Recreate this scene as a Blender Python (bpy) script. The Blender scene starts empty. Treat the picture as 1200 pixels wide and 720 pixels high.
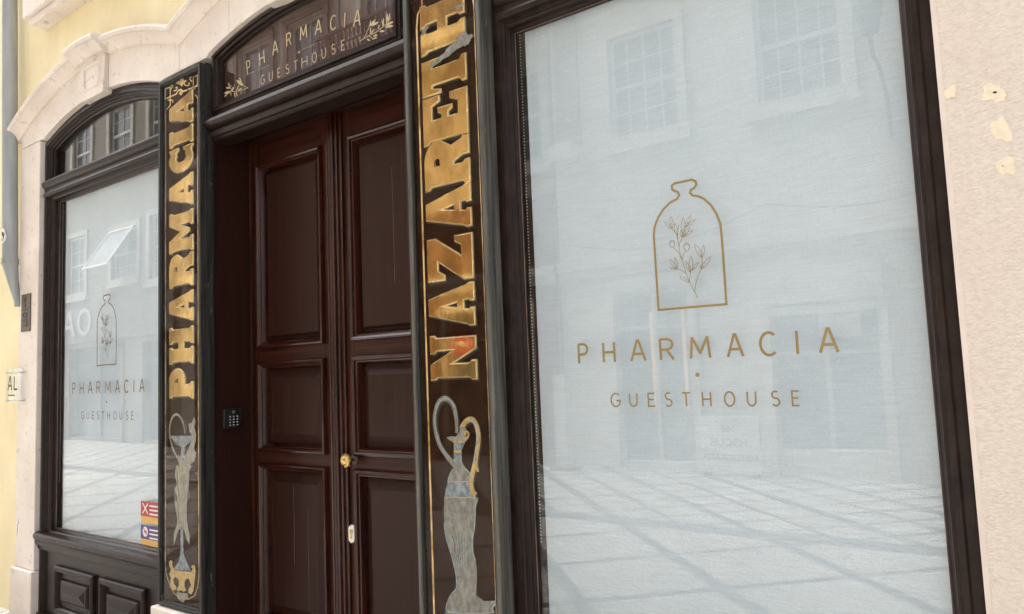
import bpy, bmesh, math, random
from math import radians, sin, cos, pi, sqrt
from mathutils import Matrix, Vector
random.seed(7)
S = bpy.context.scene
COL = S.collection
# ------------------------------------------------------------------ camera
cam_d = bpy.data.cameras.new('camera')
cam = bpy.data.objects.new('camera', cam_d)
COL.objects.link(cam)
cam_d.sensor_width = 36.0
cam_d.lens = 36.0 * 860.0 / 1200.0
cam_d.clip_start = 0.05
cam_d.clip_end = 400
_r = Matrix(((0.80865658, 0.08262655, 0.58244947),
             (0.586928, -0.04620696, -0.80831952),
             (-0.03987543, 0.9955088, -0.0858614)))
cam.matrix_world = Matrix.Translation((0, -2.25, 1.6)) @ _r.to_4x4()
S.camera = cam
# ------------------------------------------------------------------ world and sun
SUN_EL, SUN_AZ = radians(56), radians(-104)     # hazy sun, high, along the street from the left and just behind the house front
w = bpy.data.worlds.new('World'); S.world = w; w.use_nodes = True
nt = w.node_tree; nt.nodes.clear()
sky = nt.nodes.new('ShaderNodeTexSky'); sky.sky_type = 'NISHITA'; sky.sun_disc = False
sky.sun_elevation = SUN_EL; sky.sun_rotation = pi + SUN_AZ * -1.0
sky.air_density = 1.0; sky.dust_density = 6.0; sky.ozone_density = 1.0
hs = nt.nodes.new('ShaderNodeHueSaturation'); hs.inputs['Saturation'].default_value = 0.55
bg = nt.nodes.new('ShaderNodeBackground'); bg.inputs['Strength'].default_value = 0.15
wo = nt.nodes.new('ShaderNodeOutputWorld')
nt.links.new(sky.outputs[0], hs.inputs['Color']); nt.links.new(hs.outputs[0], bg.inputs[0]); nt.links.new(bg.outputs[0], wo.inputs[0])
sd = bpy.data.lights.new('sun', 'SUN'); sd.energy = 2.6; sd.angle = radians(22); sd.color = (1.0, 0.95, 0.88)
sun = bpy.data.objects.new('sun', sd); COL.objects.link(sun)
# direction the light comes from: azimuth measured from -y (the camera's side) towards -x
_d = Vector((sin(SUN_AZ) * cos(SUN_EL), -cos(SUN_AZ) * cos(SUN_EL), sin(SUN_EL)))
sun.rotation_euler = _d.to_track_quat('Z', 'Y').to_euler()
S.view_settings.view_transform = 'Standard'; S.view_settings.look = 'None'
S.view_settings.exposure = 1.83; S.view_settings.gamma = 1.0
S.cycles.use_denoising = True
S.cycles.max_bounces = 10; S.cycles.diffuse_bounces = 4; S.cycles.glossy_bounces = 5
S.cycles.transparent_max_bounces = 16; S.cycles.transmission_bounces = 4
S.cycles.caustics_reflective = False; S.cycles.caustics_refractive = False
TXT_P = [('P', -1.392, -1.347), ('H', -1.289, -1.236), ('A', -1.18, -1.117), ('R', -1.068, -1.013), ('M', -0.96, -0.885), ('A', -0.834, -0.776), ('C', -0.728, -0.671), ('I', -0.616, -0.608), ('A', -0.551, -0.492)]
TXT_G = [('G', -1.266, -1.227), ('U', -1.193, -1.159), ('E', -1.122, -1.092), ('S', -1.059, -1.03), ('T', -0.998, -0.964), ('H', -0.927, -0.894), ('O', -0.853, -0.815), ('U', -0.779, -0.747), ('S', -0.703, -0.674), ('E', -0.641, -0.615)]
BOTTLE = [[(-1.062,1.786),(-0.824,1.786),(-0.824,1.907),(-0.825,2.01),(-0.827,2.053),(-0.838,2.087),(-0.855,2.119),(-0.877,2.143),(-0.896,2.155),(-0.915,2.161),(-0.924,2.171),(-0.92,2.181),(-0.909,2.185),(-0.9,2.195),(-0.902,2.207),(-0.915,2.215),(-0.948,2.214),(-0.976,2.214),(-0.987,2.208),(-0.987,2.195),(-0.979,2.188),(-0.967,2.182),(-0.963,2.17),(-0.971,2.159),(-0.998,2.15),(-1.022,2.132),(-1.044,2.106),(-1.059,2.076),(-1.064,2.044),(-1.063,1.915)]]
STEMS = [[(-0.92,1.815),(-0.932,1.844),(-0.945,1.872),(-0.957,1.91),(-0.965,1.944),(-0.972,1.974),(-0.974,1.991),(-0.977,2.018),(-0.98,2.036),(-0.995,2.06)],[(-0.977,2.018),(-0.976,2.045),(-0.971,2.071)],[(-0.974,1.995),(-0.97,2.008),(-0.96,2.024),(-0.942,2.034)],[(-0.96,2.024),(-0.952,2.048),(-0.944,2.064)],[(-0.968,1.951),(-0.977,1.975),(-0.994,1.993)],[(-0.965,1.95),(-0.959,1.969),(-0.949,1.978)],[(-0.957,1.903),(-0.971,1.913),(-0.985,1.921)],[(-0.945,1.872),(-0.942,1.888),(-0.938,1.906),(-0.923,1.919)],[(-0.929,1.834),(-0.924,1.86),(-0.914,1.888),(-0.901,1.91),(-0.896,1.932),(-0.897,1.952)],[(-0.901,1.91),(-0.888,1.916)]]
LEAVES = [[(-0.998,2.059),(-1.021,2.087)],[(-0.995,2.061),(-0.997,2.104)],[(-0.978,2.035),(-0.985,2.078)],[(-0.957,2.036),(-0.953,2.092)],[(-0.949,2.055),(-0.926,2.096)],[(-0.946,2.06),(-0.91,2.078)],[(-0.963,2.025),(-0.962,2.053)],[(-0.96,2.028),(-0.932,2.055)],[(-0.956,2.025),(-0.923,2.044)],[(-0.989,1.92),(-1.01,1.957)],[(-0.985,1.923),(-0.991,1.96)],[(-0.986,1.919),(-1.013,1.927)],[(-0.941,1.903),(-0.953,1.942)],[(-0.939,1.904),(-0.933,1.958)],[(-0.935,1.909),(-0.909,1.933)],[(-0.946,1.87),(-0.979,1.895)],[(-0.898,1.949),(-0.918,1.997)],[(-0.896,1.948),(-0.887,1.988)],[(-0.899,1.911),(-0.866,1.947)],[(-0.899,1.909),(-0.905,1.923)]]
PODS = [[(-0.998,2.007),(-0.989,2.005)],[(-0.947,1.99),(-0.937,1.989)]]
SNAKE2 = [[(-1.897,1.364),(-1.893,1.382),(-1.895,1.419),(-1.903,1.462),(-1.92,1.487),(-1.946,1.501),(-1.974,1.496),(-1.996,1.47),(-2.011,1.425),(-2.008,1.371),(-1.989,1.317),(-1.958,1.279),(-1.928,1.252),(-1.913,1.238)]]
HANDLE2 = [[(-1.872,1.379),(-1.855,1.403),(-1.828,1.419),(-1.805,1.414),(-1.792,1.39),(-1.785,1.355),(-1.791,1.315),(-1.8,1.283),(-1.807,1.25),(-1.817,1.224),(-1.83,1.19),(-1.831,1.161),(-1.824,1.14),(-1.81,1.129)]]
TAIL2 = [[(-1.802,1.279),(-1.801,1.244),(-1.795,1.218)]]
SCROLL2 = [[(-1.854,1.34),(-1.837,1.35),(-1.833,1.363),(-1.844,1.372),(-1.855,1.365),(-1.848,1.357)]]
EW_LIP = [[(-1.948,1.345),(-1.926,1.35),(-1.898,1.349),(-1.883,1.365),(-1.873,1.389),(-1.852,1.388),(-1.842,1.372),(-1.854,1.356),(-1.834,1.346),(-1.855,1.328),(-1.909,1.327),(-1.931,1.334)]]
EW_NECK = [[(-1.914,1.327),(-1.855,1.328),(-1.873,1.299),(-1.875,1.257),(-1.869,1.242),(-1.918,1.24),(-1.912,1.297)]]
EW_BANDS = [[(-1.913,1.331),(-1.855,1.332),(-1.857,1.327),(-1.914,1.325)],[(-1.912,1.296),(-1.874,1.297),(-1.874,1.287),(-1.913,1.286)]]
EW_SHOULDER = [[(-1.916,1.241),(-1.869,1.243),(-1.852,1.225),(-1.832,1.207),(-1.827,1.18),(-1.949,1.173),(-1.939,1.198),(-1.921,1.222)]]
EW_BLUE = [[(-1.949,1.173),(-1.827,1.18),(-1.815,1.152),(-1.81,1.12),(-1.969,1.11),(-1.961,1.143)]]
EW_BODY = [[(-1.969,1.11),(-1.81,1.12),(-1.798,1.121),(-1.801,1.112),(-1.813,1.09),(-1.815,1.054),(-1.821,1.004),(-1.834,0.96),(-1.834,0.911),(-1.822,0.884),(-1.817,0.842),(-1.821,0.8),(-1.825,0.754),(-1.79,0.738),(-1.745,0.745),(-1.702,0.76),(-1.728,0.738),(-1.751,0.72),(-1.738,0.7),(-1.985,0.661),(-1.971,0.711),(-1.945,0.747),(-1.92,0.765),(-1.92,0.815),(-1.93,0.853),(-1.945,0.898),(-1.959,0.933),(-1.97,0.961),(-1.974,1.012),(-1.976,1.056),(-1.972,1.093)]]
EW_FLUTES = [[(-1.939,0.971),(-1.914,0.848)],[(-1.924,0.973),(-1.906,0.849)],[(-1.908,0.974),(-1.898,0.85)],[(-1.893,0.976),(-1.891,0.851)],[(-1.877,0.977),(-1.883,0.852)],[(-1.862,0.979),(-1.875,0.853)],[(-1.847,0.98),(-1.868,0.854)]]
SNAKE1 = [[(-3.84,1.324),(-3.849,1.371),(-3.878,1.413),(-3.922,1.435),(-3.966,1.421),(-3.993,1.378),(-3.998,1.323),(-3.977,1.264),(-3.941,1.215),(-3.894,1.177)]]
HY_BOWL = [[(-3.985,1.312),(-3.747,1.317),(-3.771,1.292),(-3.814,1.268),(-3.844,1.255),(-3.88,1.254),(-3.914,1.268),(-3.957,1.286)]]
HY_STEM = [[(-3.875,1.256),(-3.847,1.257),(-3.841,1.193),(-3.885,1.191)]]
HY_BODY = [[(-3.909,1.211),(-3.86,1.184),(-3.832,1.214),(-3.799,1.256),(-3.779,1.288),(-3.764,1.311),(-3.795,1.339),(-3.807,1.379),(-3.774,1.387),(-3.75,1.419),(-3.735,1.389),(-3.75,1.364),(-3.731,1.328),(-3.735,1.289),(-3.753,1.249),(-3.733,1.226),(-3.745,1.183),(-3.784,1.165),(-3.778,1.15),(-3.797,1.133),(-3.805,1.043),(-3.796,0.99),(-3.824,0.964),(-3.807,1.047),(-3.802,0.986),(-3.825,0.952),(-3.825,0.867),(-3.815,0.835),(-3.794,0.781),(-3.801,0.739),(-3.826,0.764),(-3.848,0.809),(-3.875,0.821),(-3.907,0.804),(-3.935,0.753),(-3.953,0.721),(-3.953,0.78),(-3.925,0.826),(-3.917,0.86),(-3.943,0.934),(-3.946,1.039),(-3.931,0.952),(-3.925,0.986),(-3.947,1.018),(-3.922,1.048),(-3.941,1.097),(-3.933,1.148),(-3.916,1.154),(-3.895,1.141),(-3.909,1.178)]]
HY_STAFF = [[(-3.885,0.815),(-3.861,0.817),(-3.857,0.686),(-3.826,0.643),(-3.78,0.601),(-3.955,0.59),(-3.907,0.634),(-3.885,0.683)]]
HY_BASE = [[(-4.002,0.624),(-3.982,0.636),(-3.968,0.63),(-3.971,0.609),(-3.946,0.589),(-3.875,0.592),(-3.785,0.596),(-3.768,0.613),(-3.781,0.625),(-3.767,0.635),(-3.747,0.634),(-3.739,0.607),(-3.751,0.551),(-3.761,0.504),(-3.78,0.481),(-3.809,0.484),(-3.806,0.507),(-3.782,0.528),(-3.802,0.558),(-3.826,0.559),(-3.847,0.538),(-3.847,0.51),(-3.83,0.494),(-3.858,0.483),(-3.879,0.491),(-3.907,0.478),(-3.925,0.485),(-3.9,0.511),(-3.903,0.54),(-3.935,0.553),(-3.957,0.538),(-3.95,0.513),(-3.925,0.498),(-3.939,0.481),(-3.971,0.476),(-3.99,0.504),(-3.982,0.539),(-3.997,0.558),(-3.982,0.587),(-3.997,0.604)]]
HY_FOOT = [[(-3.925,0.474),(-3.875,0.475),(-3.82,0.481),(-3.813,0.46),(-3.847,0.441),(-3.858,0.425),(-3.889,0.43),(-3.918,0.443)]]
BORDER1 = [[(-4.043,2.984),(-4.043,3.182),(-4.034,3.196),(-4.008,3.204),(-3.993,3.214),(-3.993,3.321),(-4.048,3.323),(-4.048,3.263),(-3.93,3.262),(-3.905,3.277),(-3.88,3.277),(-3.857,3.26),(-3.83,3.257),(-3.708,3.254),(-3.703,3.313),(-3.747,3.314),(-3.748,3.213),(-3.726,3.205),(-3.71,3.191),(-3.703,3.172),(-3.704,2.911)]]
BORDER1_BOT = [[(-4.041,0.494),(-4.03,0.466),(-4.0,0.44),(-3.946,0.424),(-3.858,0.422),(-3.772,0.436),(-3.728,0.456),(-3.707,0.484),(-3.707,0.52)]]
CREST1 = [[(-3.93,3.325),(-3.917,3.335),(-3.902,3.334),(-3.89,3.325),(-3.883,3.341),(-3.867,3.351),(-3.854,3.337),(-3.847,3.323),(-3.829,3.32),(-3.816,3.312),(-3.829,3.303),(-3.849,3.302),(-3.868,3.291),(-3.885,3.307)],[(-3.876,3.27),(-3.856,3.251),(-3.876,3.24),(-3.899,3.259)]]
CURLS1 = [[(-3.988,3.302),(-3.974,3.312),(-3.958,3.316),(-3.969,3.328),(-3.982,3.326)],[(-3.953,3.287),(-3.93,3.284),(-3.913,3.292),(-3.919,3.302),(-3.933,3.3)],[(-3.762,3.292),(-3.775,3.301),(-3.788,3.316),(-3.781,3.323),(-3.768,3.316)],[(-3.846,3.302),(-3.824,3.284),(-3.799,3.278),(-3.786,3.285),(-3.799,3.295)],[(-4.017,3.251),(-3.997,3.241),(-3.97,3.24),(-3.959,3.228),(-3.97,3.223)],[(-3.744,3.25),(-3.729,3.245),(-3.732,3.235)]]
LAUR_STEM = [[(-2.482,3.167),(-2.453,3.17),(-2.415,3.175),(-2.372,3.175),(-2.326,3.188),(-2.293,3.198),(-2.284,3.211)],[(-2.453,3.17),(-2.433,3.194),(-2.414,3.216),(-2.403,3.236)],[(-2.42,3.173),(-2.392,3.151),(-2.36,3.144)]]
LAUR_LEAF = [[(-2.413,3.217),(-2.403,3.243)],[(-2.411,3.217),(-2.37,3.239)],[(-2.404,3.219),(-2.35,3.218)],[(-2.326,3.188),(-2.322,3.229)],[(-2.302,3.197),(-2.296,3.244)],[(-2.293,3.204),(-2.278,3.238)],[(-2.293,3.201),(-2.272,3.216)],[(-2.312,3.183),(-2.258,3.17)],[(-2.307,3.19),(-2.253,3.19)],[(-2.358,3.185),(-2.35,3.206)],[(-2.363,3.186),(-2.344,3.202)],[(-2.349,3.172),(-2.313,3.164)],[(-2.41,3.177),(-2.404,3.211)],[(-2.405,3.179),(-2.379,3.196)],[(-2.434,3.162),(-2.409,3.146)],[(-2.397,3.154),(-2.381,3.134)],[(-2.387,3.155),(-2.357,3.14)],[(-2.392,3.164),(-2.359,3.158)]]
LAUL_STEM = [[(-3.354,3.173),(-3.406,3.173),(-3.467,3.18),(-3.514,3.195),(-3.573,3.182)],[(-3.361,3.173),(-3.398,3.197),(-3.428,3.233),(-3.432,3.248)],[(-3.49,3.186),(-3.521,3.215),(-3.537,3.243)]]
LAUL_LEAF = [[(-3.398,3.197),(-3.463,3.244)],[(-3.413,3.21),(-3.43,3.249)],[(-3.514,3.195),(-3.486,3.215)],[(-3.506,3.192),(-3.479,3.211)],[(-3.467,3.182),(-3.436,3.211)],[(-3.452,3.178),(-3.406,3.187)],[(-3.521,3.215),(-3.561,3.226)],[(-3.525,3.221),(-3.537,3.253)],[(-3.521,3.211),(-3.509,3.231)],[(-3.514,3.192),(-3.581,3.2)],[(-3.545,3.189),(-3.577,3.178)],[(-3.514,3.19),(-3.514,3.164)],[(-3.483,3.182),(-3.472,3.146)],[(-3.467,3.18),(-3.452,3.146)],[(-3.421,3.175),(-3.418,3.153)],[(-3.537,3.191),(-3.573,3.203)],[(-3.475,3.212),(-3.482,3.226)]]
# ------------------------------------------------------------------ materials
def _n(nt, t, **kw):
    n = nt.nodes.new(t)
    for k, v in kw.items(): setattr(n, k, v)
    return n
def _set(n, **kw):
    for k, v in kw.items(): n.inputs[k.replace('_', ' ')].default_value = v
def c4(c): return (c[0], c[1], c[2], 1.0)
def surf(name, c1, c2, scale=(6, 6, 6), rough=(0.5, 0.7), metal=0.0, bump=0.0, bscale=None, bdist=0.002, lo=0.35, hi=0.65,
         wear=None, wearc=None, coat=0.0, spec=0.5, detail=6.0, dist=0.0, blotch=None):
    """two-tone noise surface in world space, optional worn patches (wear=(scale, lo, hi)) and large blotches"""
    m = bpy.data.materials.new(name); m.use_nodes = True; nt = m.node_tree; nt.nodes.clear()
    out = _n(nt, 'ShaderNodeOutputMaterial'); b = _n(nt, 'ShaderNodeBsdfPrincipled')
    nt.links.new(b.outputs[0], out.inputs[0])
    g = _n(nt, 'ShaderNodeNewGeometry'); mp = _n(nt, 'ShaderNodeMapping'); mp.inputs['Scale'].default_value = scale
    nt.links.new(g.outputs['Position'], mp.inputs['Vector'])
    nz = _n(nt, 'ShaderNodeTexNoise'); _set(nz, Scale=1.0, Detail=detail, Roughness=0.6, Distortion=dist)
    nt.links.new(mp.outputs[0], nz.inputs['Vector'])
    r = _n(nt, 'ShaderNodeValToRGB'); r.color_ramp.elements[0].position = lo; r.color_ramp.elements[1].position = hi
    r.color_ramp.elements[0].color = c4(c1); r.color_ramp.elements[1].color = c4(c2)
    nt.links.new(nz.outputs['Fac'], r.inputs[0]); col = r.outputs[0]
    def over(col, sc, a, bb, cc, amt=1.0):
        n2 = _n(nt, 'ShaderNodeTexNoise'); _set(n2, Scale=1.0, Detail=8.0, Roughness=0.65)
        mp2 = _n(nt, 'ShaderNodeMapping'); mp2.inputs['Scale'].default_value = sc if isinstance(sc, tuple) else (sc, sc, sc)
        nt.links.new(g.outputs['Position'], mp2.inputs['Vector']); nt.links.new(mp2.outputs[0], n2.inputs['Vector'])
        mr = _n(nt, 'ShaderNodeMapRange'); _set(mr, From_Min=a, From_Max=bb, To_Max=amt); nt.links.new(n2.outputs['Fac'], mr.inputs['Value'])
        mx = _n(nt, 'ShaderNodeMix', data_type='RGBA'); nt.links.new(mr.outputs[0], mx.inputs[0])
        nt.links.new(col, mx.inputs[6]); mx.inputs[7].default_value = c4(cc)
        return mx.outputs[2]
    if blotch: col = over(col, *blotch)
    if wear: col = over(col, wear[0], wear[1], wear[2], wearc)
    nt.links.new(col, b.inputs['Base Color'])
    rr = _n(nt, 'ShaderNodeMapRange'); _set(rr, From_Min=0.3, From_Max=0.7, To_Min=rough[0], To_Max=rough[1])
    nt.links.new(nz.outputs['Fac'], rr.inputs['Value']); nt.links.new(rr.outputs[0], b.inputs['Roughness'])
    b.inputs['Metallic'].default_value = metal; b.inputs['Specular IOR Level'].default_value = spec
    b.inputs['Coat Weight'].default_value = coat; b.inputs['Coat Roughness'].default_value = 0.15
    if bump:
        bn = _n(nt, 'ShaderNodeTexNoise'); _set(bn, Scale=1.0, Detail=5.0, Roughness=0.6)
        bm_ = _n(nt, 'ShaderNodeMapping'); bs = bscale or scale; bm_.inputs['Scale'].default_value = bs if isinstance(bs, tuple) else (bs, bs, bs)
        nt.links.new(g.outputs['Position'], bm_.inputs['Vector']); nt.links.new(bm_.outputs[0], bn.inputs['Vector'])
        bp = _n(nt, 'ShaderNodeBump'); _set(bp, Strength=bump, Distance=bdist)
        nt.links.new(bn.outputs['Fac'], bp.inputs['Height']); nt.links.new(bp.outputs[0], b.inputs['Normal'])
    return m
def glass(name, tint=(1, 1, 1), f0=0.045, wav=0.0, edge=1.0):
    m = bpy.data.materials.new(name); m.use_nodes = True; nt = m.node_tree; nt.nodes.clear()
    out = _n(nt, 'ShaderNodeOutputMaterial'); mx = _n(nt, 'ShaderNodeMixShader')
    t = _n(nt, 'ShaderNodeBsdfTransparent'); t.inputs[0].default_value = c4(tint)
    gl = _n(nt, 'ShaderNodeBsdfGlossy'); gl.inputs['Roughness'].default_value = 0.0; gl.inputs[0].default_value = (1, 1, 1, 1)
    lw = _n(nt, 'ShaderNodeLayerWeight'); lw.inputs['Blend'].default_value = 0.5
    p = _n(nt, 'ShaderNodeMath', operation='POWER'); p.inputs[1].default_value = 5.0
    ma = _n(nt, 'ShaderNodeMath', operation='MULTIPLY_ADD'); ma.inputs[1].default_value = (1 - f0) * edge; ma.inputs[2].default_value = f0
    nt.links.new(lw.outputs['Facing'], p.inputs[0]); nt.links.new(p.outputs[0], ma.inputs[0])
    nt.links.new(ma.outputs[0], mx.inputs[0]); nt.links.new(t.outputs[0], mx.inputs[1]); nt.links.new(gl.outputs[0], mx.inputs[2])
    nt.links.new(mx.outputs[0], out.inputs[0])
    if wav:   # the slow waviness of float glass
        g = _n(nt, 'ShaderNodeNewGeometry'); nz = _n(nt, 'ShaderNodeTexNoise'); _set(nz, Scale=2.2, Detail=1.0)
        bp = _n(nt, 'ShaderNodeBump'); _set(bp, Strength=wav, Distance=0.004)
        nt.links.new(g.outputs['Position'], nz.inputs['Vector']); nt.links.new(nz.outputs['Fac'], bp.inputs['Height']); nt.links.new(bp.outputs[0], gl.inputs['Normal'])
    return m
def emit(name, c, s):
    m = bpy.data.materials.new(name); m.use_nodes = True; nt = m.node_tree; nt.nodes.clear()
    out = _n(nt, 'ShaderNodeOutputMaterial'); e = _n(nt, 'ShaderNodeEmission'); e.inputs[0].default_value = c4(c); e.inputs[1].default_value = s
    nt.links.new(e.outputs[0], out.inputs[0]); return m
def blind_mat():
    m = bpy.data.materials.new('woven_screen_fabric'); m.use_nodes = True; nt = m.node_tree; nt.nodes.clear()
    out = _n(nt, 'ShaderNodeOutputMaterial'); b = _n(nt, 'ShaderNodeBsdfPrincipled'); nt.links.new(b.outputs[0], out.inputs[0])
    g = _n(nt, 'ShaderNodeNewGeometry')
    def noise(sc, det=4.0):
        mp = _n(nt, 'ShaderNodeMapping'); mp.inputs['Scale'].default_value = sc; nz = _n(nt, 'ShaderNodeTexNoise'); _set(nz, Scale=1.0, Detail=det, Roughness=0.6)
        nt.links.new(g.outputs['Position'], mp.inputs['Vector']); nt.links.new(mp.outputs[0], nz.inputs['Vector']); return nz.outputs['Fac']
    a = noise((9, 9, 190)); c = noise((160, 160, 260), 2.0); d = noise((1.3, 1, 1.1), 3.0)
    m1 = _n(nt, 'ShaderNodeMath', operation='ADD'); nt.links.new(a, m1.inputs[0]); nt.links.new(c, m1.inputs[1])
    m2 = _n(nt, 'ShaderNodeMath', operation='MULTIPLY_ADD'); m2.inputs[1].default_value = 0.5; nt.links.new(m1.outputs[0], m2.inputs[0])
    m3 = _n(nt, 'ShaderNodeMath', operation='MULTIPLY'); m3.inputs[1].default_value = 0.25; nt.links.new(d, m3.inputs[0]); nt.links.new(m3.outputs[0], m2.inputs[2])
    r = _n(nt, 'ShaderNodeValToRGB'); r.color_ramp.elements[0].position = 0.38; r.color_ramp.elements[1].position = 0.9
    r.color_ramp.elements[0].color = c4((0.43, 0.485, 0.535)); r.color_ramp.elements[1].color = c4((0.62, 0.67, 0.725))
    nt.links.new(m2.outputs[0], r.inputs[0]); nt.links.new(r.outputs[0], b.inputs['Base Color'])
    b.inputs['Roughness'].default_value = 0.85; b.inputs['Specular IOR Level'].default_value = 0.2
    bp = _n(nt, 'ShaderNodeBump'); _set(bp, Strength=0.35, Distance=0.001); nt.links.new(m1.outputs[0], bp.inputs['Height']); nt.links.new(bp.outputs[0], b.inputs['Normal'])
    return m
def paving_mat():
    m = bpy.data.materials.new('limestone_sett_paving'); m.use_nodes = True; nt = m.node_tree; nt.nodes.clear()
    out = _n(nt, 'ShaderNodeOutputMaterial'); b = _n(nt, 'ShaderNodeBsdfPrincipled'); nt.links.new(b.outputs[0], out.inputs[0])
    g = _n(nt, 'ShaderNodeNewGeometry'); sp = _n(nt, 'ShaderNodeSeparateXYZ'); nt.links.new(g.outputs['Position'], sp.inputs[0])
    def M(op, a, bb=None, cc=None):
        n = _n(nt, 'ShaderNodeMath', operation=op)
        for i, v in enumerate((a, bb, cc)):
            if v is None: continue
            if isinstance(v, (int, float)): n.inputs[i].default_value = v
            else: nt.links.new(v, n.inputs[i])
        return n.outputs[0]
    X, Y = sp.outputs[0], sp.outputs[1]
    wob = _n(nt, 'ShaderNodeTexNoise'); _set(wob, Scale=7.0, Detail=2.0); nt.links.new(g.outputs['Position'], wob.inputs['Vector'])
    wb = M('MULTIPLY', M('SUBTRACT', wob.outputs['Fac'], 0.5), 0.05)
    c = M('ADD', M('SUBTRACT', Y, X), wb); s = M('ADD', M('ADD', X, Y), wb)
    def band(v, per, off, half):
        return M('LESS_THAN', M('ABSOLUTE', M('SUBTRACT', M('FLOORED_MODULO', M('SUBTRACT', v, off), per), per / 2)), half)
    far = M('LESS_THAN', Y, -4.5)                    # beyond the drain the grid is twice as close
    b1 = band(c, 1.47, -0.76 - 0.735, 0.09); b1b = M('MULTIPLY', band(c, 1.47, -0.76, 0.055), far)
    b2 = band(s, 1.40, -4.74 - 0.70, 0.07); b2b = M('MULTIPLY', band(s, 1.40, -4.74, 0.06), far)
    b3 = M('LESS_THAN', M('ABSOLUTE', M('SUBTRACT', Y, M('ADD', wb, -4.5))), 0.16)
    bands = M('MAXIMUM', M('MAXIMUM', b1, b2), M('MAXIMUM', b3, M('MAXIMUM', b1b, b2b)))
    rot = _n(nt, 'ShaderNodeMapping'); rot.inputs['Rotation'].default_value = (0, 0, radians(45)); rot.inputs['Scale'].default_value = (1, 1, 1)
    nt.links.new(g.outputs['Position'], rot.inputs['Vector'])
    vo = _n(nt, 'ShaderNodeTexVoronoi', feature='DISTANCE_TO_EDGE'); _set(vo, Scale=14.0, Randomness=0.42); nt.links.new(rot.outputs[0], vo.inputs['Vector'])
    vc = _n(nt, 'ShaderNodeTexVoronoi'); _set(vc, Scale=14.0, Randomness=0.42); nt.links.new(rot.outputs[0], vc.inputs['Vector'])
    joint = M('LESS_THAN', vo.outputs['Distance'], 0.075)
    def mix(f, a, bb):
        n = _n(nt, 'ShaderNodeMix', data_type='RGBA')
        nt.links.new(f, n.inputs[0])
        for i, v in ((6, a), (7, bb)):
            if isinstance(v, tuple): n.inputs[i].default_value = c4(v)
            else: nt.links.new(v, n.inputs[i])
        return n.outputs[2]
    sv = _n(nt, 'ShaderNodeSeparateColor'); nt.links.new(vc.outputs['Color'], sv.inputs[0])
    light = mix(sv.outputs[0], (0.54, 0.52, 0.48), (0.66, 0.64, 0.60)); dark = mix(sv.outputs[0], (0.10, 0.10, 0.105), (0.19, 0.19, 0.195))
    col = mix(bands, light, dark); col = mix(M('MULTIPLY', joint, 0.85), col, (0.18, 0.17, 0.16))
    nt.links.new(col, b.inputs['Base Color']); b.inputs['Roughness'].default_value = 0.6
    bp = _n(nt, 'ShaderNodeBump'); _set(bp, Strength=0.35, Distance=0.008); nt.links.new(M('MINIMUM', vo.outputs['Distance'], 0.2), bp.inputs['Height']); nt.links.new(bp.outputs[0], b.inputs['Normal'])
    return m

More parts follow.
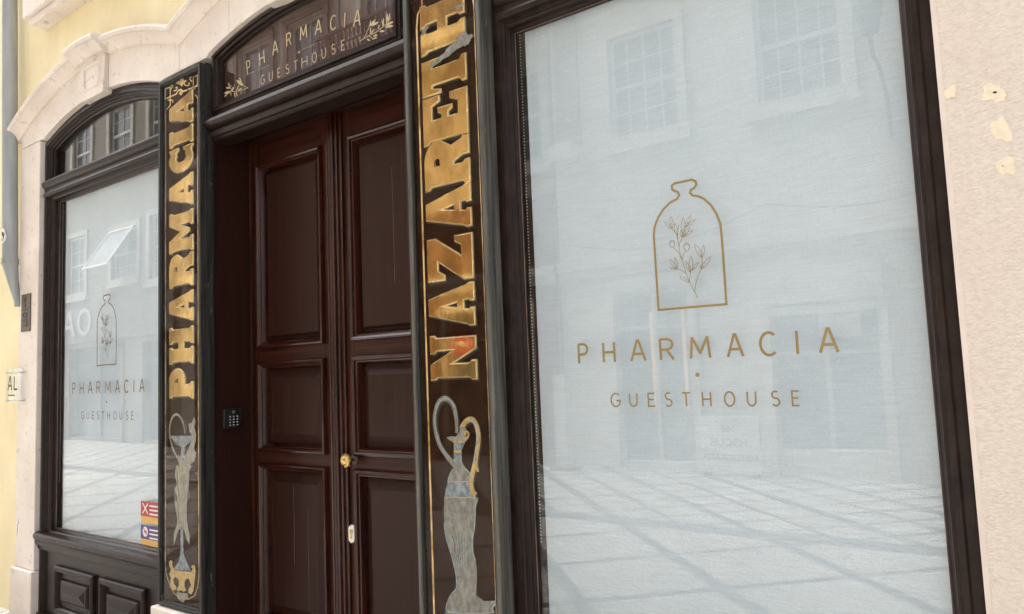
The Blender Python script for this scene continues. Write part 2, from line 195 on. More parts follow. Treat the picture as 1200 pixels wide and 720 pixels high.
MAT = dict(
    yellow=surf('yellow_limewash_plaster', (0.76, 0.66, 0.40), (0.83, 0.74, 0.49), (2.2, 2.2, 1.4), (0.75, 0.95), bump=0.3, bscale=60, bdist=0.003, blotch=((2.2, 2.2, 1.1), 0.48, 0.72, (0.66, 0.56, 0.36), 0.6)),
    pink=surf('pink_rough_render', (0.62, 0.55, 0.485), (0.70, 0.63, 0.565), (75, 75, 130), (0.8, 0.95), bump=1.0, bscale=(80, 80, 150), bdist=0.0055, detail=4, lo=0.34, hi=0.58, blotch=((3, 3, 3), 0.5, 0.70, (0.60, 0.50, 0.43), 0.4)),
    pink_smooth=surf('pink_smooth_render', (0.63, 0.56, 0.50), (0.69, 0.62, 0.56), (9, 9, 9), (0.8, 0.95), bump=0.25, bscale=(60, 60, 60), bdist=0.002),
    patch=surf('bare_filler', (0.72, 0.64, 0.49), (0.80, 0.73, 0.57), (60, 60, 60), (0.8, 0.95), bump=0.8, bscale=110, bdist=0.003),
    stone=surf('pale_pink_limestone', (0.68, 0.61, 0.55), (0.79, 0.725, 0.665), (3.5, 3.5, 2.5), (0.6, 0.8), bump=0.25, bscale=45, bdist=0.003,
               wear=(16.0, 0.58, 0.72), wearc=(0.42, 0.355, 0.29), blotch=((1.6, 1.6, 2.6), 0.45, 0.68, (0.60, 0.525, 0.455), 0.5)),
    wood_v=surf('varnished_mahogany_upright', (0.014, 0.0042, 0.0028), (0.058, 0.0165, 0.0095), (45, 45, 1.6), (0.28, 0.42), bump=0.25, bscale=(160, 160, 5), bdist=0.0012, coat=0.0, spec=0.20, dist=0.6),
    wood_h=surf('varnished_mahogany_rail', (0.014, 0.0042, 0.0028), (0.054, 0.0155, 0.009), (1.6, 45, 45), (0.28, 0.42), bump=0.25, bscale=(5, 160, 160), bdist=0.0012, coat=0.0, spec=0.20, dist=0.6),
    mould_v=surf('polished_mahogany_moulding_upright', (0.012, 0.003, 0.002), (0.050, 0.012, 0.007), (45, 45, 1.6), (0.18, 0.26), spec=0.42, dist=0.6),
    mould_h=surf('polished_mahogany_moulding_level', (0.012, 0.003, 0.002), (0.046, 0.011, 0.0065), (1.6, 45, 45), (0.18, 0.26), spec=0.5, dist=0.6),
    wood_p=surf('varnished_mahogany_panel', (0.021, 0.0078, 0.0056), (0.032, 0.0120, 0.0082), (60, 60, 1.2), (0.3, 0.45), bump=0.2, bscale=(180, 180, 5), bdist=0.001, coat=0.0, spec=0.17, dist=0.5),
    joinery=surf('dark_brown_joinery_paint', (0.012, 0.007, 0.0058), (0.026, 0.0155, 0.0125), (26, 26, 12), (0.28, 0.42), spec=0.19, bump=0.05, bscale=(40, 40, 30), bdist=0.001, wear=((70, 70, 60), 0.70, 0.73), wearc=(0.075, 0.055, 0.045)),
    sash=surf('worn_reddish_putty_bead', (0.12, 0.075, 0.05), (0.30, 0.20, 0.14), (30, 30, 9), (0.5, 0.7)),
    weathered=surf('weathered_grey_painted_wood', (0.045, 0.043, 0.037), (0.14, 0.135, 0.117), (60, 60, 2.2), (0.45, 0.65), spec=0.22, bump=0.5, bscale=(120, 120, 7), bdist=0.002,
                   wear=((60, 60, 11), 0.62, 0.70), wearc=(0.22, 0.22, 0.20)),
    weathered_dark=surf('weathered_black_painted_wood', (0.011, 0.010, 0.009), (0.046, 0.045, 0.041), (60, 60, 2.5), (0.4, 0.6), spec=0.22, bump=0.5, bscale=(120, 120, 7), bdist=0.002,
                        wear=((55, 55, 12), 0.64, 0.70), wearc=(0.20, 0.19, 0.17)),
    backing=surf('dark_brown_sign_ground', (0.018, 0.0072, 0.0035), (0.034, 0.0145, 0.0075), (14, 14, 14), (0.4, 0.6), spec=0.0),
    film=surf('dark_brown_fanlight_ground', (0.050, 0.026, 0.021), (0.062, 0.033, 0.027), (5, 5, 5), (0.5, 0.6), spec=0.1),
    gold=surf('mirror_gold_leaf', (0.50, 0.32, 0.115), (0.70, 0.475, 0.19), (10, 10, 6), (0.03, 0.08), metal=1.0, bump=0.07, bscale=(16, 16, 10), bdist=0.004, lo=0.38, hi=0.62, wear=(70.0, 0.67, 0.69), wearc=(0.16, 0.10, 0.045)),
    gold_edge=surf('bright_gold_bevel', (0.66, 0.47, 0.20), (0.85, 0.65, 0.34), (20, 20, 20), (0.2, 0.3), metal=0.3),
    gold_line=surf('gold_border_line', (0.46, 0.28, 0.10), (0.92, 0.70, 0.36), (20, 20, 9), (0.22, 0.45), metal=0.45, lo=0.42, hi=0.58),
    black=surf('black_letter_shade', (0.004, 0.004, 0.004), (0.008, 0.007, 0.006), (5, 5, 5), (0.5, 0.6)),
    vinyl=surf('ochre_gold_vinyl', (0.235, 0.165, 0.055), (0.27, 0.195, 0.07), (4, 4, 4), (0.5, 0.6)),
    vinyl_shaded=surf('shaded_gold_vinyl', (0.13, 0.095, 0.055), (0.16, 0.12, 0.07), (4, 4, 4), (0.5, 0.6)),  # same gold vinyl, with the left window's shadow mixed into the colour
    vinyl_light=surf('pale_gold_vinyl', (0.42, 0.33, 0.18), (0.50, 0.40, 0.23), (4, 4, 4), (0.5, 0.6)),
    worn_grey=surf('worn_silvered_paint', (0.13, 0.122, 0.112), (0.27, 0.27, 0.262), (55, 55, 30), (0.45, 0.7), lo=0.36, hi=0.66, detail=4, wear=((28, 28, 22), 0.56, 0.66), wearc=(0.085, 0.062, 0.045)),
    worn_pale=surf('worn_pale_sage_paint', (0.15, 0.145, 0.125), (0.28, 0.275, 0.245), (60, 60, 30), (0.45, 0.7), lo=0.35, hi=0.62, wear=(38.0, 0.63, 0.69), wearc=(0.12, 0.08, 0.06)),
    worn_blue=surf('worn_blue_paint', (0.07, 0.11, 0.17), (0.27, 0.31, 0.34), (60, 60, 40), (0.45, 0.7), lo=0.38, hi=0.60, wear=(50.0, 0.6, 0.66), wearc=(0.16, 0.13, 0.11)),
    worn_sky=surf('worn_light_blue_paint', (0.17, 0.25, 0.31), (0.40, 0.46, 0.47), (110, 110, 60), (0.45, 0.7)),
    worn_gold=surf('worn_gold_paint', (0.32, 0.20, 0.06), (0.56, 0.40, 0.17), (90, 90, 50), (0.4, 0.6), metal=0.3, wear=(48.0, 0.62, 0.68), wearc=(0.2, 0.14, 0.08)),
    zinc=surf('grey_zinc_pipe', (0.27, 0.29, 0.30), (0.38, 0.40, 0.405), (14, 14, 2), (0.3, 0.5), metal=0.2, bump=0.1, bscale=20),
    brass=surf('aged_brass', (0.46, 0.31, 0.11), (0.72, 0.54, 0.25), (40, 40, 40), (0.18, 0.35), metal=1.0),
    bronze=surf('dull_bronze_plate', (0.085, 0.068, 0.052), (0.15, 0.12, 0.095), (30, 30, 30), (0.4, 0.6), metal=0.6, bump=0.2, bscale=90),
    steel=surf('satin_steel', (0.5, 0.48, 0.44), (0.66, 0.64, 0.6), (30, 30, 30), (0.25, 0.4), metal=0.9),
    plastic=surf('black_plastic', (0.012, 0.013, 0.014), (0.02, 0.021, 0.022), (10, 10, 10), (0.25, 0.4)),
    ink=surf('black_print', (0.008, 0.008, 0.008), (0.012, 0.012, 0.012), (5, 5, 5), (0.5, 0.6)),
    white=surf('white_print', (0.72, 0.72, 0.70), (0.78, 0.78, 0.76), (5, 5, 5), (0.5, 0.6)),
    red=surf('red_print', (0.36, 0.03, 0.04), (0.42, 0.04, 0.05), (8, 8, 8), (0.4, 0.6)),
    purple=surf('purple_print', (0.07, 0.04, 0.17), (0.09, 0.05, 0.20), (8, 8, 8), (0.4, 0.6)),
    amber=surf('amber_print', (0.60, 0.36, 0.07), (0.68, 0.42, 0.10), (8, 8, 8), (0.4, 0.6)),
    interior=surf('dark_room', (0.03, 0.027, 0.024), (0.045, 0.04, 0.035), (2, 2, 2), (0.8, 0.9)),
    fac_white=surf('opposite_off_white_plaster', (0.62, 0.60, 0.55), (0.72, 0.70, 0.66), (1.2, 1.2, 0.6), (0.8, 0.9), bump=0.2, bscale=30),
    fac_rose=surf('opposite_rose_plaster', (0.56, 0.49, 0.44), (0.66, 0.59, 0.54), (1.2, 1.2, 0.6), (0.8, 0.9)),
    fac_grey=surf('opposite_grey_plaster', (0.50, 0.49, 0.46), (0.62, 0.61, 0.58), (1.2, 1.2, 0.6), (0.8, 0.9)),
    fac_ochre=surf('opposite_sand_plaster', (0.30, 0.275, 0.235), (0.44, 0.41, 0.36), (1.2, 1.2, 0.6), (0.8, 0.9)),
    fac_stone=surf('opposite_stone_trim', (0.60, 0.57, 0.52), (0.72, 0.69, 0.64), (3, 3, 3), (0.6, 0.8)),
    fac_dark=surf('opposite_stained_stone', (0.30, 0.28, 0.26), (0.40, 0.38, 0.35), (3, 3, 3), (0.6, 0.8)),
    white_paint=surf('white_gloss_paint', (0.74, 0.74, 0.72), (0.8, 0.8, 0.78), (3, 3, 3), (0.3, 0.45)),
    dull_paint=surf('brown_shutter_paint', (0.20, 0.12, 0.09), (0.27, 0.17, 0.13), (3, 3, 3), (0.4, 0.55)),
    panes=surf('dark_reflective_panes', (0.17, 0.18, 0.19), (0.26, 0.27, 0.28), (1.5, 1.5, 1.5), (0.06, 0.1), spec=0.8),
    iron=surf('rust_brown_iron', (0.10, 0.04, 0.03), (0.16, 0.07, 0.05), (10, 10, 10), (0.5, 0.7)),
    roof=surf('clay_roof_tiles', (0.34, 0.15, 0.09), (0.46, 0.22, 0.13), (6, 6, 6), (0.7, 0.9)),
    cloth=surf('canvas_awning', (0.52, 0.50, 0.46), (0.6, 0.58, 0.54), (4, 4, 4), (0.8, 0.9)),
    paving=paving_mat(), blind=blind_mat(),
    glass=glass('window_glass', (0.975, 0.995, 1.0), 0.037, 0.03, 0.62),
    fan_glass=glass('fanlight_glass', (0.985, 0.97, 0.96), 0.052, 0.06, 1.0),
    sign_glass=glass('old_sign_glass', (0.98, 0.98, 0.96), 0.009, 0.08, 0.5),
    acrylic=glass('clear_acrylic', (0.95, 0.97, 0.97), 0.04),
    bulb=emit('warm_bulb', (1.0, 0.85, 0.5), 14.0),
    tube=emit('warm_tube', (1.0, 0.62, 0.36), 0.8),
)
# ------------------------------------------------------------------ object helpers
def org(o):
    p = Vector((0, 0, 0))
    while o is not None: p = p + o.location; o = o.parent
    return p
def finish(name, me, mats, parent=None, smooth=None, bevel=0.0, label=None, cat=None, group=None, kind=None, loc=None, recalc=True):
    """me holds world coordinates; the object's origin goes to its thing's base"""
    bm = bmesh.new(); bm.from_mesh(me)
    if recalc: bmesh.ops.recalc_face_normals(bm, faces=bm.faces)
    base = org(parent) if parent is not None else Vector(loc or (0, 0, 0))
    bmesh.ops.translate(bm, verts=bm.verts, vec=-base)
    bm.to_mesh(me); bm.free()
    for m in (mats if isinstance(mats, (list, tuple)) else [mats]): me.materials.append(MAT[m] if isinstance(m, str) else m)
    o = bpy.data.objects.new(name, me); COL.objects.link(o)
    if parent is not None: o.parent = parent
    else: o.location = base
    if smooth is not None:
        me.polygons.foreach_set('use_smooth', [True] * len(me.polygons)); me.set_sharp_from_angle(angle=radians(smooth))
    if bevel:
        b = o.modifiers.new('edge', 'BEVEL'); b.width = bevel; b.segments = 2; b.limit_method = 'ANGLE'; b.angle_limit = radians(40)
    tag(o, label, cat, group, kind); return o
def tag(o, label=None, cat=None, group=None, kind=None):
    if label: o['label'] = label
    if cat: o['category'] = cat
    if group: o['group'] = group
    if kind: o['kind'] = kind
def thing(name, label, cat, loc, group=None):
    o = bpy.data.objects.new(name, None); COL.objects.link(o); o.location = loc; o.empty_display_size = 0.1
    tag(o, label, cat, group); return o
class MB:
    def __init__(s): s.v = []; s.f = []; s.mi = []
    def add(s, v, f, mi=0):
        k = len(s.v); s.v += [tuple(p) for p in v]; s.f += [tuple(i + k for i in q) for q in f]; s.mi += [mi] * len(f); return s
    def box(s, x0, x1, y0, y1, z0, z1, mi=0):
        v = [(x, y, z) for z in (z0, z1) for y in (y0, y1) for x in (x0, x1)]
        return s.add(v, [(0, 2, 3, 1), (4, 5, 7, 6), (0, 1, 5, 4), (2, 6, 7, 3), (0, 4, 6, 2), (1, 3, 7, 5)], mi)
    def prism(s, poly, y0, y1, mi=0):          # polygon in x-z, pushed through y
        n = len(poly); v = [(x, y0, z) for x, z in poly] + [(x, y1, z) for x, z in poly]
        return s.add(v, [tuple(range(n)), tuple(range(2 * n - 1, n - 1, -1))] + [(i, (i + 1) % n, n + (i + 1) % n, n + i) for i in range(n)], mi)
    def sweep(s, path, prof, closed=True, cap=False, mi=0):   # path in x-z (counter-clockwise: offset d goes inwards), profile of (d, y)
        n = len(path); off = []
        for i in range(n):
            a = path[i - 1] if (closed or i) else None; b = path[i]; c = path[(i + 1) % n] if (closed or i < n - 1) else None
            ns = []
            for p, q in ((a, b), (b, c)):
                if p is None or q is None: continue
                dx, dz = q[0] - p[0], q[1] - p[1]; L = math.hypot(dx, dz) or 1e-9; ns.append((-dz / L, dx / L))
            if len(ns) == 2:
                mx, mz = ns[0][0] + ns[1][0], ns[0][1] + ns[1][1]; k = 2.0 / max(mx * mx + mz * mz, 0.25); off.append((mx * k, mz * k))
            else: off.append(ns[0])
        v = [(path[i][0] + off[i][0] * d, y, path[i][1] + off[i][1] * d) for i in range(n) for d, y in prof]
        m = len(prof); f = []
        for i in range(n if closed else n - 1):
            j = (i + 1) % n
            for k in range(m - 1): f.append((i * m + k, j * m + k, j * m + k + 1, i * m + k + 1))
        if cap and not closed: f += [tuple(range(m)), tuple(range((n - 1) * m, n * m))]
        return s.add(v, f, mi)
    def tube(s, pts, r, n=10, mi=0, cap=True):
        pts = [Vector(p) for p in pts]; rs = r if isinstance(r, (list, tuple)) else [r] * len(pts); V = []; F = []
        up = None
        for i, p in enumerate(pts):
            t = (pts[min(i + 1, len(pts) - 1)] - pts[max(i - 1, 0)]).normalized()
            if up is None: up = Vector((0, 0, 1)) if abs(t.z) < 0.9 else Vector((1, 0, 0))
            a = t.cross(up).normalized(); b = t.cross(a).normalized(); up = -b if False else up
            V += [tuple(p + a * (cos(2 * pi * k / n) * rs[i]) + b * (sin(2 * pi * k / n) * rs[i])) for k in range(n)]
        for i in range(len(pts) - 1):
            for k in range(n): F.append((i * n + k, i * n + (k + 1) % n, (i + 1) * n + (k + 1) % n, (i + 1) * n + k))
        if cap: F += [tuple(range(n)), tuple(range((len(pts) - 1) * n, len(pts) * n))]
        return s.add(V, F, mi)
    def lathe(s, prof, c, axis='y', n=20, mi=0):   # prof of (radius, distance along axis)
        V = []
        for r, h in prof:
            for k in range(n):
                a = 2 * pi * k / n
                V.append((c[0] + r * cos(a), c[1] + h, c[2] + r * sin(a)) if axis == 'y' else (c[0] + h, c[1] + r * cos(a), c[2] + r * sin(a)) if axis == 'x' else (c[0] + r * cos(a), c[1] + r * sin(a), c[2] + h))
        F = [(i * n + k, i * n + (k + 1) % n, (i + 1) * n + (k + 1) % n, (i + 1) * n + k) for i in range(len(prof) - 1) for k in range(n)]
        F += [tuple(range(n)), tuple(range((len(prof) - 1) * n, len(prof) * n))]
        return s.add(V, F, mi)
    def ribbon(s, pts, w, y0, y1, closed=False, mi=0):   # a stroke of even (or listed) width in the x-z plane, y0..y1 thick
        n = len(pts); ws = w if isinstance(w, (list, tuple)) else [w] * n
        L = []; R = []
        for i in range(n):
            a = pts[i - 1] if (closed or i) else None; b = pts[i]; c = pts[(i + 1) % n] if (closed or i < n - 1) else None
            ns = []
            for p, q in ((a, b), (b, c)):
                if p is None or q is None: continue
                dx, dz = q[0] - p[0], q[1] - p[1]; l = math.hypot(dx, dz)
                if l > 1e-9: ns.append((-dz / l, dx / l))
            if not ns: ns = [(0, 1)]
            mx, mz = sum(a_[0] for a_ in ns), sum(a_[1] for a_ in ns); k = len(ns) / max(mx * mx + mz * mz, 0.45 * len(ns))
            h = ws[i] / 2 * (k if len(ns) == 2 else 1.0)
            L.append((b[0] + mx * h, b[1] + mz * h)); R.append((b[0] - mx * h, b[1] - mz * h))
        V = [(x, y, z) for y in (y0, y1) for x, z in L + R]; F = []
        for i in range(n if closed else n - 1):
            j = (i + 1) % n
            F += [(i, j, n + j, n + i), (2 * n + i, 3 * n + i, 3 * n + j, 2 * n + j), (i, 2 * n + i, 2 * n + j, j), (n + i, n + j, 3 * n + j, 3 * n + i)]
        if not closed: F += [(0, n, 3 * n, 2 * n), (n - 1, 3 * n - 1, 4 * n - 1, 2 * n - 1)]
        return s.add(V, F, mi)
    def mesh(s, name):
        me = bpy.data.meshes.new(name); me.from_pydata(s.v, [], s.f); me.polygons.foreach_set('material_index', s.mi); me.update(); return me
    def build(s, name, mats, parent=None, **kw): return finish(name, s.mesh(name), mats, parent, **kw)
def curve_mesh(polys, y0, depth, bevel):
    """closed outlines (holes allowed) in x-z as a plate from y0 (front) to y0+depth with a chamfer round the front"""
    cu = bpy.data.curves.new('outline', 'CURVE'); cu.dimensions = '2D'; cu.fill_mode = 'BOTH'
    for pl in polys:
        sp = cu.splines.new('POLY'); sp.points.add(len(pl) - 1)
        for i, p in enumerate(pl): sp.points[i].co = (p[0], p[1], 0, 1)
        sp.use_cyclic_u = True
    cu.extrude = max(depth / 2 - bevel, 0.0); cu.bevel_depth = bevel; cu.bevel_resolution = 0; cu.offset = -bevel
    o = bpy.data.objects.new('outline', cu); me = bpy.data.meshes.new_from_object(o)
    for v in me.vertices: v.co = (v.co.x, y0 + depth / 2 - v.co.z, v.co.y)
    bpy.data.objects.remove(o); bpy.data.curves.remove(cu); return me
def text_mesh(body, size, depth=0.004):
    cu = bpy.data.curves.new('text', 'FONT'); cu.body = body; cu.size = size; cu.extrude = depth / 2; cu.align_x = 'CENTER'; cu.align_y = 'CENTER'
    o = bpy.data.objects.new('text', cu); me = bpy.data.meshes.new_from_object(o)
    bpy.data.objects.remove(o); bpy.data.curves.remove(cu); return me
def arc_pts(cx, cz, r, x0, x1, n=24):
    a0, a1 = math.acos((x0 - cx) / r), math.acos((x1 - cx) / r)
    return [(cx + r * cos(a0 + (a1 - a0) * i / n), cz + r * sin(a0 + (a1 - a0) * i / n)) for i in range(n + 1)]
def rect(x0, x1, z0, z1): return [(x0, z0), (x1, z0), (x1, z1), (x0, z1)]

# ================================================================== SETTING
AZ, AR = 1.13, 2.41                     # arch centre height and intrados radius, the same for all three openings
CX = (-4.95, -2.92, -0.935)             # centre of left window, door, right window
HALF = (0.85, 0.73, 0.76)
g_ = MB().add([(-60, -60, 0), (60, -60, 0), (60, 60, 0), (-60, 60, 0)], [(0, 1, 2, 3)])
g_.build('street_paving', 'paving', kind='structure')

# --- walls of the house, as two plaster fields with the stone work between them
XL, XR = -6.12, -0.135
def hood_z(x):                          # underside of the hood moulds along the front
    return max(AZ + sqrt(max(2.64 ** 2 - (x - c) ** 2, 0.0)) if abs(x - c) < 1.3 else 0 for c in CX)
xs = [XL + (XR - XL) * i / 90 for i in range(91)]
yw = MB()
yw.box(-20, XL + 0.01, 0.03, 0.35, -0.1, 12)
yw.prism([(XL + 0.01, 12)] + [(x, hood_z(x) if XL + 0.02 < x else hood_z(XL + .02)) for x in xs][0:] + [(XR, 12)], 0.031, 0.35)
yw.build('yellow_wall', 'yellow', label='pale yellow plaster wall above the stone hood mouldings and behind the drainpipe', cat='wall', loc=(-7, 0.1, 0))
pw = thing('rough_pink_wall', 'rough textured pinkish render wall with cream filler patches right of the big window', 'wall', (0.5, 0.1, 0))
MB().box(-0.1623, 8.0, 0.0045, 0.35, 0, 12).build('render', 'pink', pw)
MB().box(-0.176, -0.1624, 0.0042, 0.2, 0, 3.42).build('smooth_edge', 'pink_smooth', pw)
def blob(cx, cz, rx, rz, seed, n=26, jag=0.28):  # ragged outline
    rnd = random.Random(seed); ph = [rnd.uniform(0, 6.28) for _ in range(4)]
    return [(cx + rx * (1 + jag * sum(sin(k * a + ph[k - 2]) / k for k in (2, 3, 4, 5)) + jag * 0.30 * rnd.uniform(-1, 1)) * cos(a), cz + rz * (1 + jag * sum(sin(k * a + ph[k - 2]) / k for k in (2, 3, 4, 5)) + jag * 0.30 * rnd.uniform(-1, 1)) * sin(a)) for a in [2 * pi * i / n for i in range(n)]]
for i, (x, z, a, b, hole) in enumerate([(-0.053, 2.268, 0.024, 0.026, 1), (-0.044, 2.168, 0.021, 0.032, 0), (-0.041, 2.072, 0.018, 0.026, 2), (-0.148, 2.295, 0.013, 0.019, 0)]):
    p_ = MB().prism(blob(x, z, a, b, 11 + i, 44, 0.34), 0.0022 if i == 3 else 0.0030, 0.007)
    o = p_.build('filler_patch', 'patch', pw, bevel=0.001)
    if hole: MB().prism(blob(x + (0.003 if hole == 1 else -0.008), z + 0.001, 0.0045 if hole == 1 else 0.0015, 0.003 if hole == 1 else 0.0015, 40 + i, 10), 0.0018, 0.0029).build('plug_hole', 'ink', o)

# --- stone surround: pilaster, blocks of the three arches, keystones, hood moulds
ss = thing('stone_surround', 'carved pale pink limestone surround with arched hood mouldings framing windows and door', 'stone surround', (-3.1, 0.0, 0.0))
MB().box(XL, CX[0] - HALF[0], 0.0, 0.15, 0.345, 3.405).build('pilaster', 'stone', ss, bevel=0.006, label='tall plain pilaster left of the left window')
MB().box(XL - 0.02, CX[0] - HALF[0] + 0.012, -0.022, 0.15, 0.0, 0.342).build('plinth', 'stone', ss, bevel=0.008)
def zt(x): return hood_z(x) + 0.02
def spandrel(x0, x1, c, half, n=16, zlow=None):
    """block between the intrados of arch c and the hood, from x0 to x1"""
    top = [(x0 + (x1 - x0) * i / n, zt(x0 + (x1 - x0) * i / n)) for i in range(n + 1)]
    bot = []
    for i in range(n + 1):
        x = x1 + (x0 - x1) * i / n
        bot.append((x, AZ + sqrt(AR ** 2 - (x - CX[c]) ** 2) if abs(x - CX[c]) <= half + 1e-6 else 3.41))
    return top + bot
G = 0.0018
for x0, x1, c in ((XL, CX[0] - 0.17, 0), (CX[0] + 0.17, -3.935, 0), (-3.935, -3.44, 1), (-3.44, CX[1] - 0.17, 1), (CX[1] + 0.17, -1.93, 1), (-1.93, CX[2] - 0.17, 2), (CX[2] + 0.17, XR - 0.04, 2)):
    MB().prism(spandrel(x0 + G, x1 - G, c, HALF[c]), 0.0, 0.16).build('arch_block', 'stone', ss, bevel=0.0015)
# piers behind the two glass signs
for x0, x1 in ((CX[0] + HALF[0] + 0.0, CX[1] - 0.788), (CX[1] + 0.788, CX[2] - HALF[2])):
    MB().box(x0 + 0.002, x1 - 0.002, 0.035, 0.33, 0.39, 3.405).build('pier', 'weathered_dark', ss)
    MB().box(x0 - 0.005, x1 + 0.005, -0.075, 0.33, 0.0, 0.387).build('pier_plinth', 'stone', ss, bevel=0.008)
HOOD = [(0.012, 0.05), (0.012, -0.010), (0.0, -0.012), (-0.006, -0.020), (-0.020, -0.030), (-0.034, -0.050), (-0.040, -0.064), (-0.046, -0.066), (-0.048, -0.078), (-0.066, -0.086), (-0.082, -0.080), (-0.092, -0.060), (-0.105, 0.05)]
lim = [(XL - 0.06, -3.935), (-3.935, -1.93), (-1.93, XR)]
def hood_run(parts):
    pts = []
    for c, xa, xb in parts:
        q = arc_pts(c, AZ, 2.64, xa, xb, 22); pts += q if not pts else q[1:]
    m = MB(); m.sweep(pts, HOOD, closed=False, cap=True); m.build('hood_moulding', 'stone', ss, smooth=30)
hood_run([(CX[2], CX[2] + 0.8, CX[2] + 0.19)])
hood_run([(CX[2], CX[2] - 0.19, (CX[1] + CX[2]) / 2), (CX[1], (CX[1] + CX[2]) / 2, CX[1] + 0.19)])
hood_run([(CX[1], CX[1] - 0.19, (CX[0] + CX[1]) / 2), (CX[0], (CX[0] + CX[1]) / 2, CX[0] + 0.19)])
hood_run([(CX[0], CX[0] - 0.19, CX[0] - 1.22)])
for c in CX:
    # keystone: the mould steps forward over it
    pts = [(c + 0.195, AZ + sqrt(2.64 ** 2 - 0.195 ** 2) + 0.006), (c, AZ + 2.65), (c - 0.195, AZ + sqrt(2.64 ** 2 - 0.195 ** 2) + 0.006)]
    m = MB(); m.sweep(pts, [(d, y - 0.045 if y < 0.04 else y) for d, y in HOOD], closed=False, cap=True)
    ks = m.build('keystone', 'stone', ss, smooth=30)
    zb = AZ + AR - 0.035
    MB().prism([(c - 0.17, zt(c - 0.17) - 0.01), (c - 0.150, zb), (c + 0.150, zb), (c + 0.17, zt(c - 0.17) - 0.01)], -0.028, 0.16).build('keystone_block', 'stone', ks, bevel=0.006)
    m = MB(); m.sweep([(c - 0.105, zb + 0.055), (c + 0.105, zb + 0.055), (c + 0.128, zt(c) - 0.055), (c - 0.128, zt(c) - 0.055)], [(0, -0.028), (0.004, -0.040), (0.014, -0.040), (0.022, -0.030)])
    m.build('keystone_panel', 'stone', ks)
# stone bracket ledge of the upstairs window
lg = thing('stone_window_ledge', 'stone ledge under the upstairs window at the upper left corner', 'window ledge', (-5.4, 0.03, 4.25))
MB().box(-5.86, -4.05, -0.11, 0.04, 4.30, 4.62).build('ledge_slab', 'stone', lg, bevel=0.01)
MB().box(-5.80, -4.11, -0.085, 0.04, 4.245, 4.298).build('ledge_moulding', 'stone', lg, bevel=0.012)
MB().box(-5.92, -3.99, -0.15, 0.04, 4.622, 4.72).build('ledge_nosing', 'stone', lg, bevel=0.015)
# dark rooms behind the glass
rm = MB()
for x0, x1, z1 in ((-5.85, -4.02, 3.6), (-1.80, -0.14, 3.6)):
    rm.add([(x0, 0.16, 0), (x1, 0.16, 0), (x1, 0.16, z1), (x0, 0.16, z1), (x0, 1.3, 0), (x1, 1.3, 0), (x1, 1.3, z1), (x0, 1.3, z1)], [(4, 5, 6, 7), (0, 1, 5, 4), (3, 2, 6, 7), (0, 4, 7, 3), (1, 5, 6, 2)])
rm.build('shop_interior', 'interior', kind='structure')

# ================================================================== DISPLAY WINDOWS
def letters_strokes():
    def arc(cx, cy, rx, ry, a0, a1, n=14): return [(cx + rx * cos(radians(a0 + (a1 - a0) * i / n)), cy + ry * sin(radians(a0 + (a1 - a0) * i / n))) for i in range(n + 1)]
    return dict(
        P=[[(0, 0), (0, 1)], [(0, .98), (.5, .98)] + arc(.5, .72, .5, .26, 90, -90) + [(.3, .46), (.0, .42)]],
        H=[[(0, 0), (0, 1)], [(1, 0), (1, 1)], [(0, .5), (1, .5)]],
        A=[[(0, 0), (.46, 1), (.56, 1), (1, 0)], [(.18, .34), (.84, .34)]],
        R=[[(0, 0), (0, 1)], [(0, .98), (.5, .98)] + arc(.5, .73, .45, .25, 90, -90) + [(0, .48)], [(.5, .48), (1, 0)]],
        M=[[(0, 0), (.1, 1)], [(.1, 1), (.5, .22)], [(.5, .22), (.9, 1)], [(.9, 1), (1, 0)]],
        C=[arc(.55, .5, .55, .5, 48, 312, 22)],
        I=[[(.5, 0), (.5, 1)]],
        G=[arc(.55, .5, .55, .5, 48, 345, 24) + [(1.06, .45), (.62, .45)]],
        U=[[(0, 1), (0, .38)] + arc(.5, .38, .5, .37, 180, 360) + [(1, .38), (1, 1)]],
        E=[[(1, .02), (0, .02), (0, .98), (1, .98)], [(0, .52), (.85, .52)]],
        S=[arc(.5, .75, .44, .24, 50, 250, 12) + arc(.5, .27, .48, .26, 75, -145, 14)],
        T=[[(.5, 0), (.5, 1)], [(0, .98), (1, .98)]],
        O=[arc(.5, .5, .5, .5, 0, 360, 28)[:-1]])
STK = letters_strokes()
def write_glyph(mb, ch, x0, x1, z0, z1, w, y, dz=0.0, rot=0.0):
    cx, cz = (x0 + x1) / 2, (z0 + z1) / 2; i = 0
    x0, x1 = x0 + w / 2, x1 - w / 2
    for st in STK[ch]:
        pts = []
        for u, v in st:
            px, pz = x0 + u * (x1 - x0), z0 + w * .0 + v * (z1 - z0)
            if rot: px, pz = cx + (px - cx) * cos(rot) - (pz - cz) * sin(rot), cz + (px - cx) * sin(rot) + (pz - cz) * cos(rot)
            pts.append((px, pz))
        if ch == 'I': pts = [(cx + (p[0] - cx) * 0, p[1]) for p in pts] if not rot else pts
        mb.ribbon(pts, w, y - 0.0003 - 0.00012 * i, y, closed=(ch == 'O')); i += 1
def leaf_outline(p, q, wf=0.2, n=7):
    dx, dz = q[0] - p[0], q[1] - p[1]; L = []; Rr = []
    for i in range(n + 1):
        t = i / n; h = wf * sin(pi * t ** 0.8) ** 0.9 if 0 < t < 1 else 0
        L.append((p[0] + dx * t - dz * h, p[1] + dz * t + dx * h)); Rr.append((p[0] + dx * t + dz * h, p[1] + dz * t - dx * h))
    return L + Rr[-2:0:-1]
